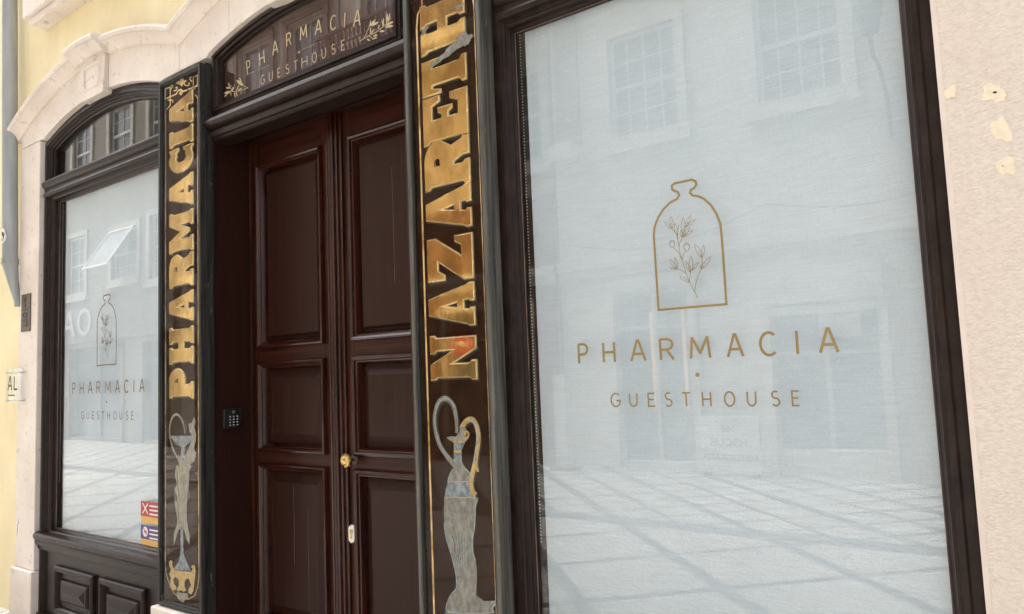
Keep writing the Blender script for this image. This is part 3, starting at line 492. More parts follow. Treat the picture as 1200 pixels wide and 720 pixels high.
def logo(parent, dx, k, mat, y, z_adj=0.0):
    """bottle with a sprig, drawn in thin vinyl on the glass"""
    cx = -0.943; T = lambda p: (cx + dx + (p[0] - cx) * k, 1.6 + (p[1] - 1.6) * k + z_adj)
    m = MB(); m.ribbon([T(p) for p in BOTTLE[0]], 0.0078 * k, y - 0.0004, y, closed=True); b = m.build('bottle_outline', mat, parent)
    m = MB(); i = 0
    for s in STEMS: m.ribbon([T(p) for p in s], 0.0019, y - 0.0004 - 0.00002 * i, y); i += 1
    for s in LEAVES:
        m.ribbon([T(p) for p in leaf_outline(s[0], s[1], 0.13)], 0.0014, y - 0.0004 - 0.00002 * i, y, closed=True); m.ribbon([T(s[0]), T(((s[0][0] + s[1][0]) / 2, (s[0][1] + s[1][1]) / 2))], 0.001, y - 0.0004 - 0.00002 * i, y); i += 1
    for s in PODS:
        c, e = s; r = abs(e[0] - c[0]); pts = [(c[0] + r * cos(a), c[1] + 1.35 * r * sin(a)) for a in [2 * pi * j / 16 for j in range(16)]]
        m.ribbon([T(p) for p in pts], 0.0019, y - 0.0004 - 0.00002 * i, y, closed=True); i += 1
        m.ribbon([T((c[0] - r * .8, c[1] + r * .5)), T((c[0], c[1] + r * 1.1)), T((c[0] + r * .8, c[1] + r * .5))], 0.0012, y - 0.0004 - 0.00002 * i, y); i += 1
    m.build('olive_sprig', mat, parent)
    m = MB()
    for j, (ch, a, bb) in enumerate(TXT_P):
        A, B = T((a, 0))[0], T((bb, 0))[0]
        mm = MB(); write_glyph(mm, ch, A, B, T((0, 1.615))[1], T((0, 1.686))[1], 0.0088 * k, y); mm.build('letter', mat, parent)
    for j, (ch, a, bb) in enumerate(TXT_G):
        A, B = T((a, 0))[0], T((bb, 0))[0]
        mm = MB(); write_glyph(mm, ch, A, B, T((0, 1.4575))[1], T((0, 1.503))[1], 0.0056 * k, y); mm.build('letter', mat, parent)
    c = T((-0.937, 1.561)); m = MB(); m.prism([(c[0] + 0.0075 * cos(a), c[1] + 0.0075 * sin(a)) for a in [2 * pi * j / 16 for j in range(16)]], y - 0.0004, y); m.build('dot', mat, parent)

def arched(x0, x1, z0, c, r, n=28): return [(x0, z0), (x1, z0)] + arc_pts(c, AZ, r, x1, x0, n)
def display_window(c, half, label, glass_x, zg, trans, matv, loc):
    t = thing('display_window', label, 'shop window', loc, 'arched shop windows of the guesthouse front')
    x0, x1 = c - half, c + half; gx0, gx1 = glass_x
    jl, jr = gx0 - x0, x1 - gx1
    # outer frame (moulded, arched)
    m = MB(); m.sweep(arched(x0, x1, 0.0, c, AR), [(0.0, 0.14), (0.0, 0.035), (0.012, 0.03), (0.03, 0.03), (0.036, 0.022), (0.05, 0.022), (0.056, 0.034), (0.064, 0.036), (0.070, 0.052), (0.075, 0.056), (0.075, 0.14)])
    m.build('frame', 'joinery', t, smooth=35)
    # stiles between outer frame and glass, moulded towards the pane
    zc = AZ + AR - 0.02
    for sx, a, b in ((1, x0 + 0.07, gx0 - 0.005), (-1, x1 - 0.07, gx1 + 0.005)):
        if abs(b - a) > 0.015:
            MB().box(min(a, b), max(a, b), 0.05, 0.13, zg[0] - 0.05, zg[1] + 0.05).build('stile', 'joinery', t, bevel=0.004)
    # glazing frame of the big pane: rounded ovolo then worn bead
    R_ = rect(gx0 - 0.032, gx1 + 0.032, zg[0] - 0.012, zg[1] + 0.012)
    m = MB(); m.sweep(R_, [(0, 0.10), (0, 0.048), (0.003, 0.042), (0.010, 0.041), (0.017, 0.046), (0.021, 0.055), (0.023, 0.068)]); m.build('glazing_frame', 'joinery', t, smooth=35)
    m = MB(); m.sweep(R_, [(0.023, 0.068), (0.027, 0.071), (0.0325, 0.080), (0.0325, 0.1)]); m.build('glazing_bead', 'joinery', t, smooth=35)
    m = MB(); m.sweep(rect(gx0 - 0.0025, gx1 + 0.0025, zg[0] + 0.0175, zg[1] - 0.0175), [(0, 0.083), (0, 0.0795), (0.004, 0.0795), (0.004, 0.083)]); m.build('putty_line', 'sash', t)
    # transom
    tr = [(0.0, 0.13), (0.0, 0.045), (0.010, 0.036), (0.016, 0.018), (0.034, 0.010), (0.044, 0.014), (0.050, 0.026), (0.072, 0.026), (0.080, 0.012), (0.098, 0.000), (0.114, -0.002), (0.128, 0.008), (0.134, 0.030), (0.15, 0.036), (0.15, 0.13)]
    zt0, zt1 = trans; kk = (zt1 - zt0) / 0.15
    V = MB(); n = len(tr); xa, xb = x0 + 0.04, x1 - 0.04
    V.add([(x, y, zt0 + d * kk) for x in (xa, xb) for d, y in tr], [(i, i + 1, n + i + 1, n + i) for i in range(n - 1)] + [tuple(range(n)), tuple(range(n, 2 * n))])
    V.build('transom', 'joinery', t, smooth=35)
    # sill
    V = MB(); sl = [(0.0, 0.13), (0.0, 0.03), (0.012, 0.022), (0.03, 0.022), (0.036, 0.008), (0.055, 0.002), (0.066, 0.008), (0.072, 0.000), (0.085, -0.008), (0.105, -0.009), (0.116, -0.002), (0.125, 0.03), (0.128, 0.11)]
    n = len(sl); V.add([(x, y, zg[0] - 0.128 + d) for x in (x0 + 0.004, x1 - 0.004) for d, y in sl], [(i, i + 1, n + i + 1, n + i) for i in range(n - 1)] + [tuple(range(n)), tuple(range(n, 2 * n))])
    V.build('sill', 'joinery', t, smooth=35)
    # dado below with two raised panels
    MB().box(x0 + 0.07, x1 - 0.07, 0.05, 0.12, 0.06, zg[0] - 0.12).build('dado_board', 'joinery', t)
    MB().box(x0 + 0.02, x1 - 0.02, 0.012, 0.13, 0.0, 0.07).build('bottom_rail', 'joinery', t, bevel=0.005)
    pwid = 0.545; gap = 0.085
    for k in (-1, 1):
        pc = c - 0.005 + k * (pwid + gap) / 2; ptop = zg[0] - 0.21
        ro = rect(pc - pwid / 2, pc + pwid / 2, 0.10, ptop)
        m = MB(); m.sweep(ro, [(0, 0.052), (0, 0.030), (0.006, 0.022), (0.020, 0.018), (0.032, 0.022), (0.040, 0.034), (0.046, 0.048), (0.080, 0.050), (0.086, 0.036), (0.098, 0.028), (0.110, 0.028), (0.150, 0.012)])
        m.add([(pc - pwid / 2 + 0.15, 0.012, 0.25), (pc + pwid / 2 - 0.15, 0.012, 0.25), (pc + pwid / 2 - 0.15, 0.012, ptop - 0.15), (pc - pwid / 2 + 0.15, 0.012, ptop - 0.15)], [(0, 1, 2, 3)])
        m.build('raised_panel', 'joinery', t)
    # panes
    MB().box(gx0 - 0.004, gx1 + 0.004, 0.084, 0.090, zg[0] - 0.004, zg[1] + 0.004).build('glass_pane', 'glass', t)
    fx0, fx1 = x0 + 0.075, x1 - 0.075
    m = MB(); m.prism(arched(fx0, fx1, zt1 - 0.01, c, AR - 0.073), 0.086, 0.092); m.build('fanlight_pane', 'fan_glass', t)
    m = MB(); m.sweep(arched(fx0 - 0.002, fx1 + 0.002, zt1, c, AR - 0.074), [(0, 0.07), (0.004, 0.064), (0.012, 0.070), (0.014, 0.085)]); m.build('fanlight_bead', 'joinery', t, smooth=35)
    logo(t, c + 0.935 if abs(c) > 2 else 0.0, 1.0 if abs(c) < 2 else 1.07, matv, 0.0838, 0.0 if abs(c) < 2 else -0.058)
    return t
lw = display_window(CX[0], HALF[0], 'arched dark brown shop window left of the doorway, its blind down', (-5.655, -4.245), (0.618, 2.957), (2.962, 3.112), 'vinyl_shaded', (CX[0], 0.05, 0))
rw = display_window(CX[2], HALF[2], 'large shop window right of the doorway, screened white with the biggest gold logo', (-1.612, -0.258), (0.618, 2.962), (2.967, 3.117), 'vinyl', (CX[2], 0.05, 0))
for t, x0, x1, lab in ((lw, -5.645, -4.235, 'whitish roller blind drawn down behind the left shop window'), (rw, -1.590, -0.250, 'whitish woven roller blind with bead chain behind the large right shop window')):
    b = thing('roller_blind', lab, 'roller blind', ((x0 + x1) / 2, 0.12, 0.6), 'roller blinds behind the shop windows')
    MB().box(x0, x1, 0.120, 0.1215, 0.60, 3.0).build('blind_cloth', 'blind', b)
    m = MB(); m.tube([(x0 - 0.01, 0.145, 3.02), (x1 + 0.01, 0.145, 3.02)], 0.024, 16); m.build('roller_tube', 'steel', b, smooth=40)
    m = MB()
    for k in range(165):
        z = 0.95 + k * 0.0125; s = 0.0026; x = -1.601 if t is rw else -5.652
        m.add([(x + s, .100, z), (x - s, .100, z), (x, .100 + s, z), (x, .100 - s, z), (x, .100, z + s), (x, .100, z - s)], [(0, 2, 4), (2, 1, 4), (1, 3, 4), (3, 0, 4), (2, 0, 5), (1, 2, 5), (3, 1, 5), (0, 3, 5)])
    m.build('bead_chain', 'white', b, smooth=90)
# stickers on the left pane
def sticker(z0, z1, main, label, icon):
    s = thing('window_sticker', label, 'sticker', (-4.38, 0.083, z0), 'stickers in the corner of the left window')
    x0, x1 = -4.512, -4.262; y = 0.0835; zm = z0 + (z1 - z0) * 0.30
    MB().box(x0, x1, y - 0.0006, y, z0, z1).build('sticker_sheet', 'amber', s)
    MB().box(x0, x1, y - 0.0012, y - 0.0007, zm, z1).build('sticker_field', main, s)
    m = MB(); cx, cz, r = x0 + 0.052, (zm + z1) / 2 + 0.002, 0.030
    if icon == 'x': m.ribbon([(cx - r, cz - r), (cx + r, cz + r)], 0.008, y - 0.0016, y - 0.0013); m.ribbon([(cx - r, cz + r), (cx + r, cz - r)], 0.008, y - 0.0019, y - 0.0013)
    else:
        m.prism([(cx + r * cos(a), cz + r * sin(a)) for a in [2 * pi * j / 20 for j in range(20)]], y - 0.0016, y - 0.0013)
    m.build('sticker_icon', 'white', s)
    if icon != 'x':
        m = MB(); m.ribbon([(cx - 0.018, cz + 0.018), (cx + 0.018, cz - 0.018)], 0.006, y - 0.0022, y - 0.0017); m.ribbon([(cx - 0.014, cz - 0.008), (cx - 0.004, cz + 0.004), (cx + 0.012, cz + 0.004), (cx + 0.014, cz - 0.008)], 0.007, y - 0.0020, y - 0.0017); m.build('barred_animal', 'red', s)
    m = MB()
    for k in range(3): m.box(x0 + 0.10, x0 + 0.21 + 0.012 * (k % 2), y - 0.0016, y - 0.0013, z1 - 0.028 - k * 0.024, z1 - 0.019 - k * 0.024)
    m.build('sticker_print', 'white', s)
sticker(0.776, 0.902, 'red', 'red and amber sticker with a white cross, low in the left window corner', 'x')
sticker(0.645, 0.762, 'purple', 'purple and amber sticker with a barred round icon, under the red one', 'o')

# ================================================================== DOORWAY
DC = CX[1]; DX0, DX1 = DC - 0.735, DC + 0.735
dr = thing('double_door', 'tall varnished mahogany double door with panels set back between the gold signs', 'door', (DC, 0.28, 0.06))
def door_leaf(xa, xb, side):
    """xa..xb the leaf; side=+1 the meeting stile is on the right"""
    z0, z1 = 0.08, 2.98; yf = 0.28
    rails = [(z0, 0.30), (1.135, 1.215), (1.695, 1.785), (2.825, z1)]
    pans = [(0.30, 1.135), (1.215, 1.695), (1.785, 2.825)]
    px0, px1 = (xa + 0.075, xb - 0.113) if side > 0 else (xa + 0.113, xb - 0.075)
    lf = MB().box(xa + 0.002, xb - 0.002, yf + 0.03, yf + 0.05, z0, z1).build('leaf', 'wood_v', dr)
    MB().box(xa + 0.002, px0, yf, yf + 0.03, z0, z1).build('stile', 'wood_v', lf, bevel=0.002)
    MB().box(px1, xb - 0.002, yf, yf + 0.03, z0, z1).build('stile', 'wood_v', lf, bevel=0.002)
    for a, b in rails: MB().box(px0 + 0.0005, px1 - 0.0005, yf, yf + 0.03, a, b).build('rail', 'wood_h', lf)
    for a, b in pans:
        a2, b2 = a + 0.002, b - 0.002
        R_ = rect(px0 - 0.010, px1 + 0.010, a2 - 0.012, b2 + 0.012)
        prof = [(0, yf + 0.001), (0.001, yf - 0.014), (0.006, yf - 0.024), (0.014, yf - 0.027), (0.023, yf - 0.022), (0.028, yf - 0.012), (0.034, yf - 0.010), (0.042, yf + 0.006), (0.046, yf + 0.018), (0.048, yf + 0.029)]
        n = len(prof)
        path = R_
        full = MB(); full.sweep(path, prof)
        # horizontals and uprights of the moulding get their own grain
        V = MB(); H_ = MB()
        for q in full.f:
            i = q[0] // n
            (H_ if i in (0, 2) else V).f.append(q)
        V.v = full.v; H_.v = full.v; V.mi = [0] * len(V.f); H_.mi = [1] * len(H_.f)
        mm = MB(); mm.v = full.v; mm.f = V.f + H_.f; mm.mi = V.mi + H_.mi
        mm.build('panel_moulding', ['mould_v', 'mould_h'], lf, smooth=32)
        ix0, ix1, iz0, iz1 = px0 + 0.034, px1 - 0.034, a2 + 0.034, b2 - 0.034
        bev = 0.052 if b - a < 1.0 else 0.024
        m = MB(); m.sweep(rect(ix0, ix1, iz0, iz1), [(0, yf + 0.028), (0.010, yf + 0.024), (0.012, yf + 0.024), (bev, yf + 0.006), (bev + 0.002, yf + 0.0045)])
        k = bev + 0.002
        m.add([(ix0 + k, yf + 0.0045, iz0 + k), (ix1 - k, yf + 0.0045, iz0 + k), (ix1 - k, yf + 0.0045, iz1 - k), (ix0 + k, yf + 0.0045, iz1 - k)], [(0, 1, 2, 3)])
        m.build('raised_panel', 'wood_p', lf)
    return lf
L1 = door_leaf(DX0 + 0.0, DC, 1); L2 = door_leaf(DC, DX1, -1)
# reeded astragal covering the meeting line
prof = [(-0.058, 0.279), (-0.058, 0.262), (-0.054, 0.257), (-0.044, 0.257), (-0.041, 0.262), (-0.036, 0.262), (-0.032, 0.250), (-0.024, 0.246), (-0.016, 0.250), (-0.012, 0.256), (-0.006, 0.244), (0.004, 0.240), (0.014, 0.244), (0.019, 0.256), (0.023, 0.250), (0.031, 0.247), (0.038, 0.252), (0.042, 0.262), (0.052, 0.262), (0.056, 0.266), (0.056, 0.279)]
m = MB(); n = len(prof)
m.add([(DC + x, y, z) for z in (0.08, 2.975) for x, y in prof], [(i, i + 1, n + i + 1, n + i) for i in range(n - 1)] + [tuple(range(n)), tuple(range(n, 2 * n))])
m.build('astragal', 'mould_v', dr, smooth=30)
for x, z0, z1, w_ in ((-2.520, 2.05, 2.62, 0.0012), (-3.315, 0.62, 1.03, 0.0012), (-3.20, 0.40, 0.92, 0.0009)):
    MB().ribbon([(x, z0), (x + 0.0015, (z0 + z1) / 2), (x - 0.0005, z1)], w_, 0.2840, 0.2844).build('panel_crack', 'sash', dr)
# jambs, head and threshold
for s, x in ((-1, DX0), (1, DX1)):
    a, b = (x - 0.05, x - 0.001) if s < 0 else (x + 0.001, x + 0.05)
    MB().box(a, b, 0.033, 0.34, 0.0, 3.10).build('jamb', 'wood_p', dr, bevel=0.003)
    a, b = (x, x + 0.014) if s < 0 else (x - 0.014, x)
    MB().box(a, b, 0.262, 0.2795, 0.08, 2.975).build('stop_bead', 'wood_v', dr, bevel=0.003)
MB().box(DX0 + 0.001, DX1 - 0.001, 0.262, 0.34, 2.982, 3.10).build('head', 'wood_p', dr, bevel=0.003)  # darker panel wood here; shade above the door is put into its colour
MB().box(DX0 - 0.05, DX1 + 0.05, 0.033, 0.40, 3.101, 3.13).build('soffit_board', 'wood_p', dr)
MB().box(DX0 - 0.04, DX1 + 0.04, -0.02, 0.33, 0.0, 0.075).build('threshold', 'stone', dr, bevel=0.01)
# knob and lock
kb = MB(); kc = (-2.826, 0.28, 1.190)
kb.lathe([(0.0, -0.001), (0.027, -0.001), (0.027, -0.004), (0.020, -0.008), (0.010, -0.010), (0.008, -0.03), (0.009, -0.042), (0.0, -0.043)], kc, n=16)
k0 = kb.build('knob_rosette', 'bronze', dr, smooth=35)
kb = MB(); kb.lathe([(0.010, -0.036), (0.024, -0.040), (0.037, -0.048), (0.038, -0.058), (0.034, -0.065), (0.024, -0.070), (0.016, -0.069), (0.0, -0.071)], kc, n=8)
kb.build('door_knob', 'brass', dr, label='octagonal brass knob')
lk = MB(); R_ = []
for i in range(24):
    a = 2 * pi * i / 24; R_.append((-2.838 + 0.025 * cos(a), 0.828 + 0.025 * sin(a) + (0.021 if sin(a) > 0 else -0.021)))
lkp = finish('lock_plate', curve_mesh([R_], 0.258, 0.022, 0.005), 'steel', dr)
m = MB(); m.prism([(-2.838 + 0.011 * cos(a), 0.840 + 0.011 * sin(a)) for a in [2 * pi * j / 16 for j in range(16)]], 0.255, 0.2582); m.box(-2.8430, -2.8330, 0.255, 0.2582, 0.806, 0.831)
m.build('lock_cylinder', 'brass', lkp)
MB().box(-2.8390, -2.8370, 0.2540, 0.2549, 0.828, 0.850).build('key_slot', 'ink', lkp)
# keypad on the left jamb, facing right
kp = thing('keypad', 'small black keypad entry lock with rows of buttons on the left door jamb', 'keypad', (DX0 + 0.001, 0.135, 1.34))
m = MB(); P_ = [(0.079, 1.345), (0.150, 1.345), (0.180, 1.352), (0.192, 1.375), (0.194, 1.452), (0.082, 1.452)]
n = len(P_)
m.add([(DX0 + 0.0005, y, z) for y, z in P_] + [(DX0 + 0.019, y, z) for y, z in P_], [tuple(range(n)), tuple(range(2 * n - 1, n - 1, -1))] + [(i, (i + 1) % n, n + (i + 1) % n, n + i) for i in range(n)])
m.build('housing', 'plastic', kp, bevel=0.004)
for r_ in range(4):
    for c_ in range(3):
        y = 0.118 + c_ * 0.022; z = 1.421 - r_ * 0.0155 - 0.012
        MB().box(DX0 + 0.0192, DX0 + 0.0205, y - 0.0035, y + 0.0035, z - 0.0026, z + 0.0026).build('key', 'white', kp)
m = MB(); m.lathe([(0.0, 0.0), (0.009, 0.0), (0.009, 0.0015), (0.0, 0.0017)], (DX0 + 0.0193, 0.140, 1.4335), axis='x', n=14); m.build('sensor_light', 'steel', kp)

# --- moulded transom bar and arched fanlight above the door
fl = thing('door_fanlight', 'arched brown fanlight over the door lettered in gold between two sprigs', 'fanlight', (DC, 0.03, 2.93))
tr = [(0.0, 0.13), (0.0, 0.035), (0.006, 0.026), (0.016, 0.022), (0.020, 0.012), (0.034, 0.002), (0.046, 0.002), (0.052, 0.012), (0.058, 0.014), (0.062, -0.006), (0.072, -0.024), (0.088, -0.034), (0.104, -0.030), (0.112, -0.018), (0.116, -0.002), (0.128, 0.002), (0.140, 0.018), (0.146, 0.045), (0.148, 0.13)]
n = len(tr); m = MB(); xa, xb = CX[1] - HALF[1] + 0.001, CX[1] + HALF[1] - 0.001
m.add([(x, y, 2.928 + d) for x in (-3.6405, -2.1015) for d, y in tr], [(i, i + 1, n + i + 1, n + i) for i in range(n - 1)] + [tuple(range(n)), tuple(range(n, 2 * n))])
m.build('transom', 'joinery', fl, smooth=30)
m = MB(); m.sweep(arched(xa, xb, 3.078, DC, AR), [(0.0, 0.14), (0.0, 0.03), (0.010, 0.026), (0.016, 0.016), (0.030, 0.016), (0.034, 0.030), (0.042, 0.036), (0.046, 0.052), (0.050, 0.054), (0.050, 0.14)])
m.build('frame', 'joinery', fl, smooth=30)
gpath = arched(xa + 0.040, xb - 0.040, 3.070, DC, AR - 0.044)
m = MB(); m.sweep(arched(xa + 0.0505, xb - 0.0505, 3.0785, DC, AR - 0.0505), [(0, 0.09), (0, 0.048), (0.006, 0.050), (0.008, 0.062)]); m.build('glazing_bead', 'joinery', fl, smooth=30)
m = MB(); m.prism(gpath, 0.058, 0.063); m.build('glass_pane', 'fan_glass', fl)
m = MB(); m.prism(gpath, 0.075, 0.080); m.build('backing_board', 'film', fl)
F = [('P', -3.350, 3.249, 3.325), ('H', -3.232, 3.268, 3.337), ('A', -3.118, 3.291, 3.359), ('R', -3.005, 3.303, 3.370), ('M', -2.888, 3.303, 3.371), ('A', -2.774, 3.294, 3.362), ('C', -2.664, 3.281, 3.350), ('I', -2.582, 3.268, 3.337), ('A', -2.496, 3.247, 3.319)]
Wd = dict(P=.036, H=.046, A=.052, R=.042, M=.058, C=.046, I=.008, G=.036, U=.032, E=.026, S=.028, T=.034, O=.038)
for i, (ch, x, z0, z1) in enumerate(F):
    m = MB(); write_glyph(m, ch, x - Wd[ch] / 2, x + Wd[ch] / 2, z0, z1, 0.0072, 0.0575, rot=(-(x + 2.925) * 0.28)); m.build('letter', 'vinyl_light', fl)
for ch, x in zip('GUESTHOUSE', (-3.228, -3.158, -3.088, -3.019, -2.952, -2.884, -2.808, -2.737, -2.666, -2.598)):
    m = MB(); write_glyph(m, ch, x - Wd[ch] / 2, x + Wd[ch] / 2, 3.158, 3.207, 0.0048, 0.0575); m.build('letter', 'vinyl_light', fl)
m = MB(); m.prism([(-2.925 + 0.006 * cos(a), 3.243 + 0.006 * sin(a)) for a in [2 * pi * j / 14 for j in range(14)]], 0.0571, 0.0575); m.build('dot', 'vinyl_light', fl)
for st, lv in ((LAUL_STEM, LAUL_LEAF), (LAUR_STEM, LAUR_LEAF)):
    m = MB(); i = 0
    for s in st: m.ribbon(s, 0.0032, 0.0571 - 0.00002 * i, 0.0575); i += 1
    for s in lv: m.prism(leaf_outline(s[0], s[1], 0.12), 0.0571 - 0.00002 * i, 0.0575); i += 1
    m.build('laurel_sprig', 'vinyl_light', fl)

# ================================================================== GLASS SIGNS
def arcp(cx, cy, rx, ry, a0, a1, n=12): return [(cx + rx * cos(radians(a0 + (a1 - a0) * i / n)), cy + ry * sin(radians(a0 + (a1 - a0) * i / n))) for i in range(n + 1)]
SL = dict(
    H=[[(0, 0), (.465, 0), (.465, .12), (.42, .17), (.42, .38), (.58, .38), (.58, .17), (.535, .12), (.535, 0), (1, 0), (1, .12), (.95, .17), (.95, .83), (1, .88), (1, 1), (.535, 1), (.535, .88), (.58, .83), (.58, .62), (.42, .62), (.42, .83), (.465, .88), (.465, 1), (0, 1), (0, .88), (.05, .83), (.05, .17), (0, .12)]],
    P=[[(0, 0), (.56, 0), (.56, .12), (.48, .17), (.48, .33), (.58, .33)] + arcp(.60, .665, .40, .335, -90, 90) + [(0, 1), (0, .88), (.06, .83), (.06, .17), (0, .12)], [(.48, .58)] + arcp(.60, .665, .09, .085, -90, 90, 8) + [(.48, .75)]],
    R=[[(0, 0), (.50, 0), (.50, .12), (.44, .17), (.44, .33), (.48, .33), (.57, .15), (.57, 0), (1, 0), (1, .14), (.93, .18), (.84, .40), (.88, .46)] + arcp(.58, .70, .42, .30, -30, 90) + [(0, 1), (0, .88), (.06, .83), (.06, .17), (0, .12)], [(.44, .61)] + arcp(.56, .70, .10, .09, -90, 90, 8) + [(.44, .79)]],
    A=[[(0, 0), (.44, 0), (.44, .11), (.40, .14), (.42, .22), (.58, .22), (.60, .14), (.56, .11), (.56, 0), (1, 0), (1, .13), (.96, .18), (.70, 1), (.30, 1), (.04, .18), (0, .13)], [(.455, .38), (.545, .38), (.50, .57)]],
    N=[[(0, 0), (.44, 0), (.44, .12), (.38, .17), (.38, .46), (.66, 0), (.95, 0), (.95, .83), (1, .88), (1, 1), (.58, 1), (.58, .88), (.64, .83), (.64, .54), (.36, 1), (0, 1), (0, .88), (.05, .83), (.05, .17), (0, .12)]],
    Z=[[(0, 0), (1, 0), (1, .40), (.86, .40), (.76, .26), (.56, .26), (1, .80), (1, 1), (.02, 1), (.02, .60), (.16, .60), (.26, .74), (.44, .74), (0, .22)]],
    E=[[(0, 0), (1, 0), (1, .40), (.86, .40), (.78, .23), (.52, .23), (.52, .41), (.60, .41), (.64, .33), (.75, .33), (.75, .67), (.64, .67), (.60, .59), (.52, .59), (.52, .77), (.78, .77), (.86, .60), (1, .60), (1, 1), (0, 1), (0, .88), (.06, .83), (.06, .17), (0, .12)]],
    T=[[(.14, 0), (.86, 0), (.86, .12), (.75, .17), (.75, .74), (.80, .74), (.86, .56), (1, .56), (1, 1), (0, 1), (0, .56), (.14, .56), (.20, .74), (.25, .74), (.25, .17), (.14, .12)]],
    I=[[(0, 0), (1, 0), (1, .13), (.88, .19), (.88, .81), (1, .87), (1, 1), (0, 1), (0, .87), (.12, .81), (.12, .19), (0, .13)]],
    M=[[(0, 0), (.38, 0), (.38, .12), (.33, .16), (.33, .50), (.46, .14), (.55, .14), (.67, .50), (.67, .16), (.62, .12), (.62, 0), (1, 0), (1, .12), (.96, .16), (.96, .84), (1, .88), (1, 1), (.68, 1), (.51, .56), (.32, 1), (0, 1), (0, .88), (.04, .84), (.04, .16), (0, .12)]],
    C=[arcp(.52, .5, .52, .5, 62, 300, 26) + [(.86, .03), (.90, .0), (1, 0), (1, .42), (.86, .42), (.80, .32)] + arcp(.58, .5, .15, .20, 305, 55, 20) + [(.80, .68), (.86, .58), (1, .58), (1, 1), (.90, 1), (.86, .97)]])
def glass_sign(name, label, xc, word, zr, lx, loc, border, zbot):
    t = thing(name, label, 'sign', loc, 'tall glass name signs beside the door')
    hw = 0.2165 if border == 1 else 0.207; x0, x1 = xc - hw, xc + hw; z0, z1 = 0.392, 3.362
    # outer frame: front face with a rounded inner edge, deep sides
    m = MB(); m.sweep(rect(x0, x1, z0, z1), [(0, 0.030), (0, -0.046), (0.003, -0.050), (0.018, -0.050), (0.022, -0.047), (0.023, -0.040)])
    m.build('frame', 'weathered' if border == 2 else 'weathered_dark', t)
    m = MB(); m.sweep(rect(x0 + 0.023, x1 - 0.023, z0 + 0.023, z1 - 0.023), [(0, -0.0395), (0.0015, -0.0445), (0.006, -0.0455), (0.008, -0.0425), (0.0085, -0.036)]); m.build('inner_bead', 'weathered_dark', t)
    MB().box(x0 + 0.022, x1 - 0.022, -0.022, 0.0, z0 + 0.022, z1 - 0.022).build('backing_board', 'backing', t)
    MB().box(x0 + 0.024, x1 - 0.024, -0.0385, -0.0355, z0 + 0.024, z1 - 0.024).build('glass_pane', 'sign_glass', t)
    # letters read upwards: their tops point left
    xl, xr = lx
    for ch, (b, tp) in zip(word, zr):
        h = tp - b
        polys = [[(xr - v * (xr - xl), b + u * h) for u, v in pl] for pl in SL[ch]]
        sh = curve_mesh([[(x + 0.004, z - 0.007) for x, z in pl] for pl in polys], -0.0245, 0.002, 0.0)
        me = curve_mesh(polys, -0.0335, 0.011, 0.0065)
        L_ = finish('letter', me, ['gold', 'gold_edge'], t, recalc=False)
        for p in L_.data.polygons: p.material_index = 0 if abs(p.normal.y) > 0.97 else 1
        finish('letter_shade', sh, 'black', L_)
    return t
s1z = [(1.510, 1.692), (1.700, 1.920), (1.934, 2.118), (2.128, 2.331), (2.325, 2.571), (2.581, 2.778), (2.757, 2.950), (2.934, 3.048), (3.049, 3.248)]
s1z = [(a + 0.006, b - 0.005) for a, b in s1z]; s1z[6] = (2.786, 2.936); s1z[7] = (2.944, 3.046)
sg1 = glass_sign('pharmacy_glass_sign', 'tall black framed glass sign with gold letters PHARMACIA left of the door', -3.8585, 'PHARMACIA', s1z, (-3.990, -3.740), (-3.872, -0.01, 0.39), 1, 0)
s2z = [(1.562, 1.758), (1.772, 1.959), (1.956, 2.153), (2.163, 2.354), (2.337, 2.557), (2.527, 2.745), (2.735, 2.905), (2.915, 3.150)]
s2z = [(a + 0.007, b - 0.006) for a, b in s2z]
sg2 = glass_sign('nazareth_glass_sign', 'tall grey framed glass sign with gold letters NAZARETH right of the door', -1.893, 'NAZARETH', s2z, (-2.020, -1.774), (-1.893, -0.01, 0.39), 2, 0)
YP = -0.0235
def flat(t, name, poly, mat, lay=0, **kw): return MB().prism(poly, YP - 0.0006 - 0.0004 * lay, YP, ).build(name, mat, t, **kw)
def rounded(pts, w):
    ws = w if isinstance(w, list) else [w] * len(pts)
    for _ in range(2):
        P2, W2_ = [pts[0]], [ws[0]]
        for (p, q), (a, b_) in zip(zip(pts, pts[1:]), zip(ws, ws[1:])):
            for t in (.25, .75): P2.append((p[0] * (1 - t) + q[0] * t, p[1] * (1 - t) + q[1] * t)); W2_.append(a * (1 - t) + b_ * t)
        pts, ws = P2 + [pts[-1]], W2_ + [ws[-1]]
    return pts, ws
def line(t, name, pts, w, mat, lay=0, closed=False):
    if 'border' not in name and not closed: pts, w = rounded(list(pts), w)
    return MB().ribbon(pts, w, YP - 0.0006 - 0.0004 * lay, YP, closed=closed).build(name, mat, t)
# borders
BORDER1[0] = [(-3.868 + (x + 3.868) * 0.985, z) for x, z in BORDER1[0]]
line(sg1, 'gold_border', BORDER1[0][:1] + BORDER1[0][1:], 0.0075, 'gold_line')
bx0, bx1 = BORDER1[0][0][0], BORDER1[0][-1][0]
line(sg1, 'gold_border', [(bx0, BORDER1[0][0][1]), (bx0, 1.8), (bx0, 0.7), (bx0, 0.62)] , 0.0075, 'gold_line', 1)
line(sg1, 'gold_border', [(bx1, BORDER1[0][-1][1]), (bx1, 1.8), (bx1, 0.7), (bx1, 0.60)], 0.0075, 'gold_line', 1)
bb = [(bx0, 0.62), (bx0 + 0.008, 0.56), (-3.995, 0.50), (-3.950, 0.462), (-3.885, 0.447), (-3.81, 0.452), (-3.75, 0.478), (bx1 - 0.010, 0.53), (bx1, 0.60)]
line(sg1, 'gold_border', bb, 0.005, 'worn_gold', 2)
for i, c_ in enumerate(CREST1): flat(sg1, 'crest', c_, 'gold_edge', 1)
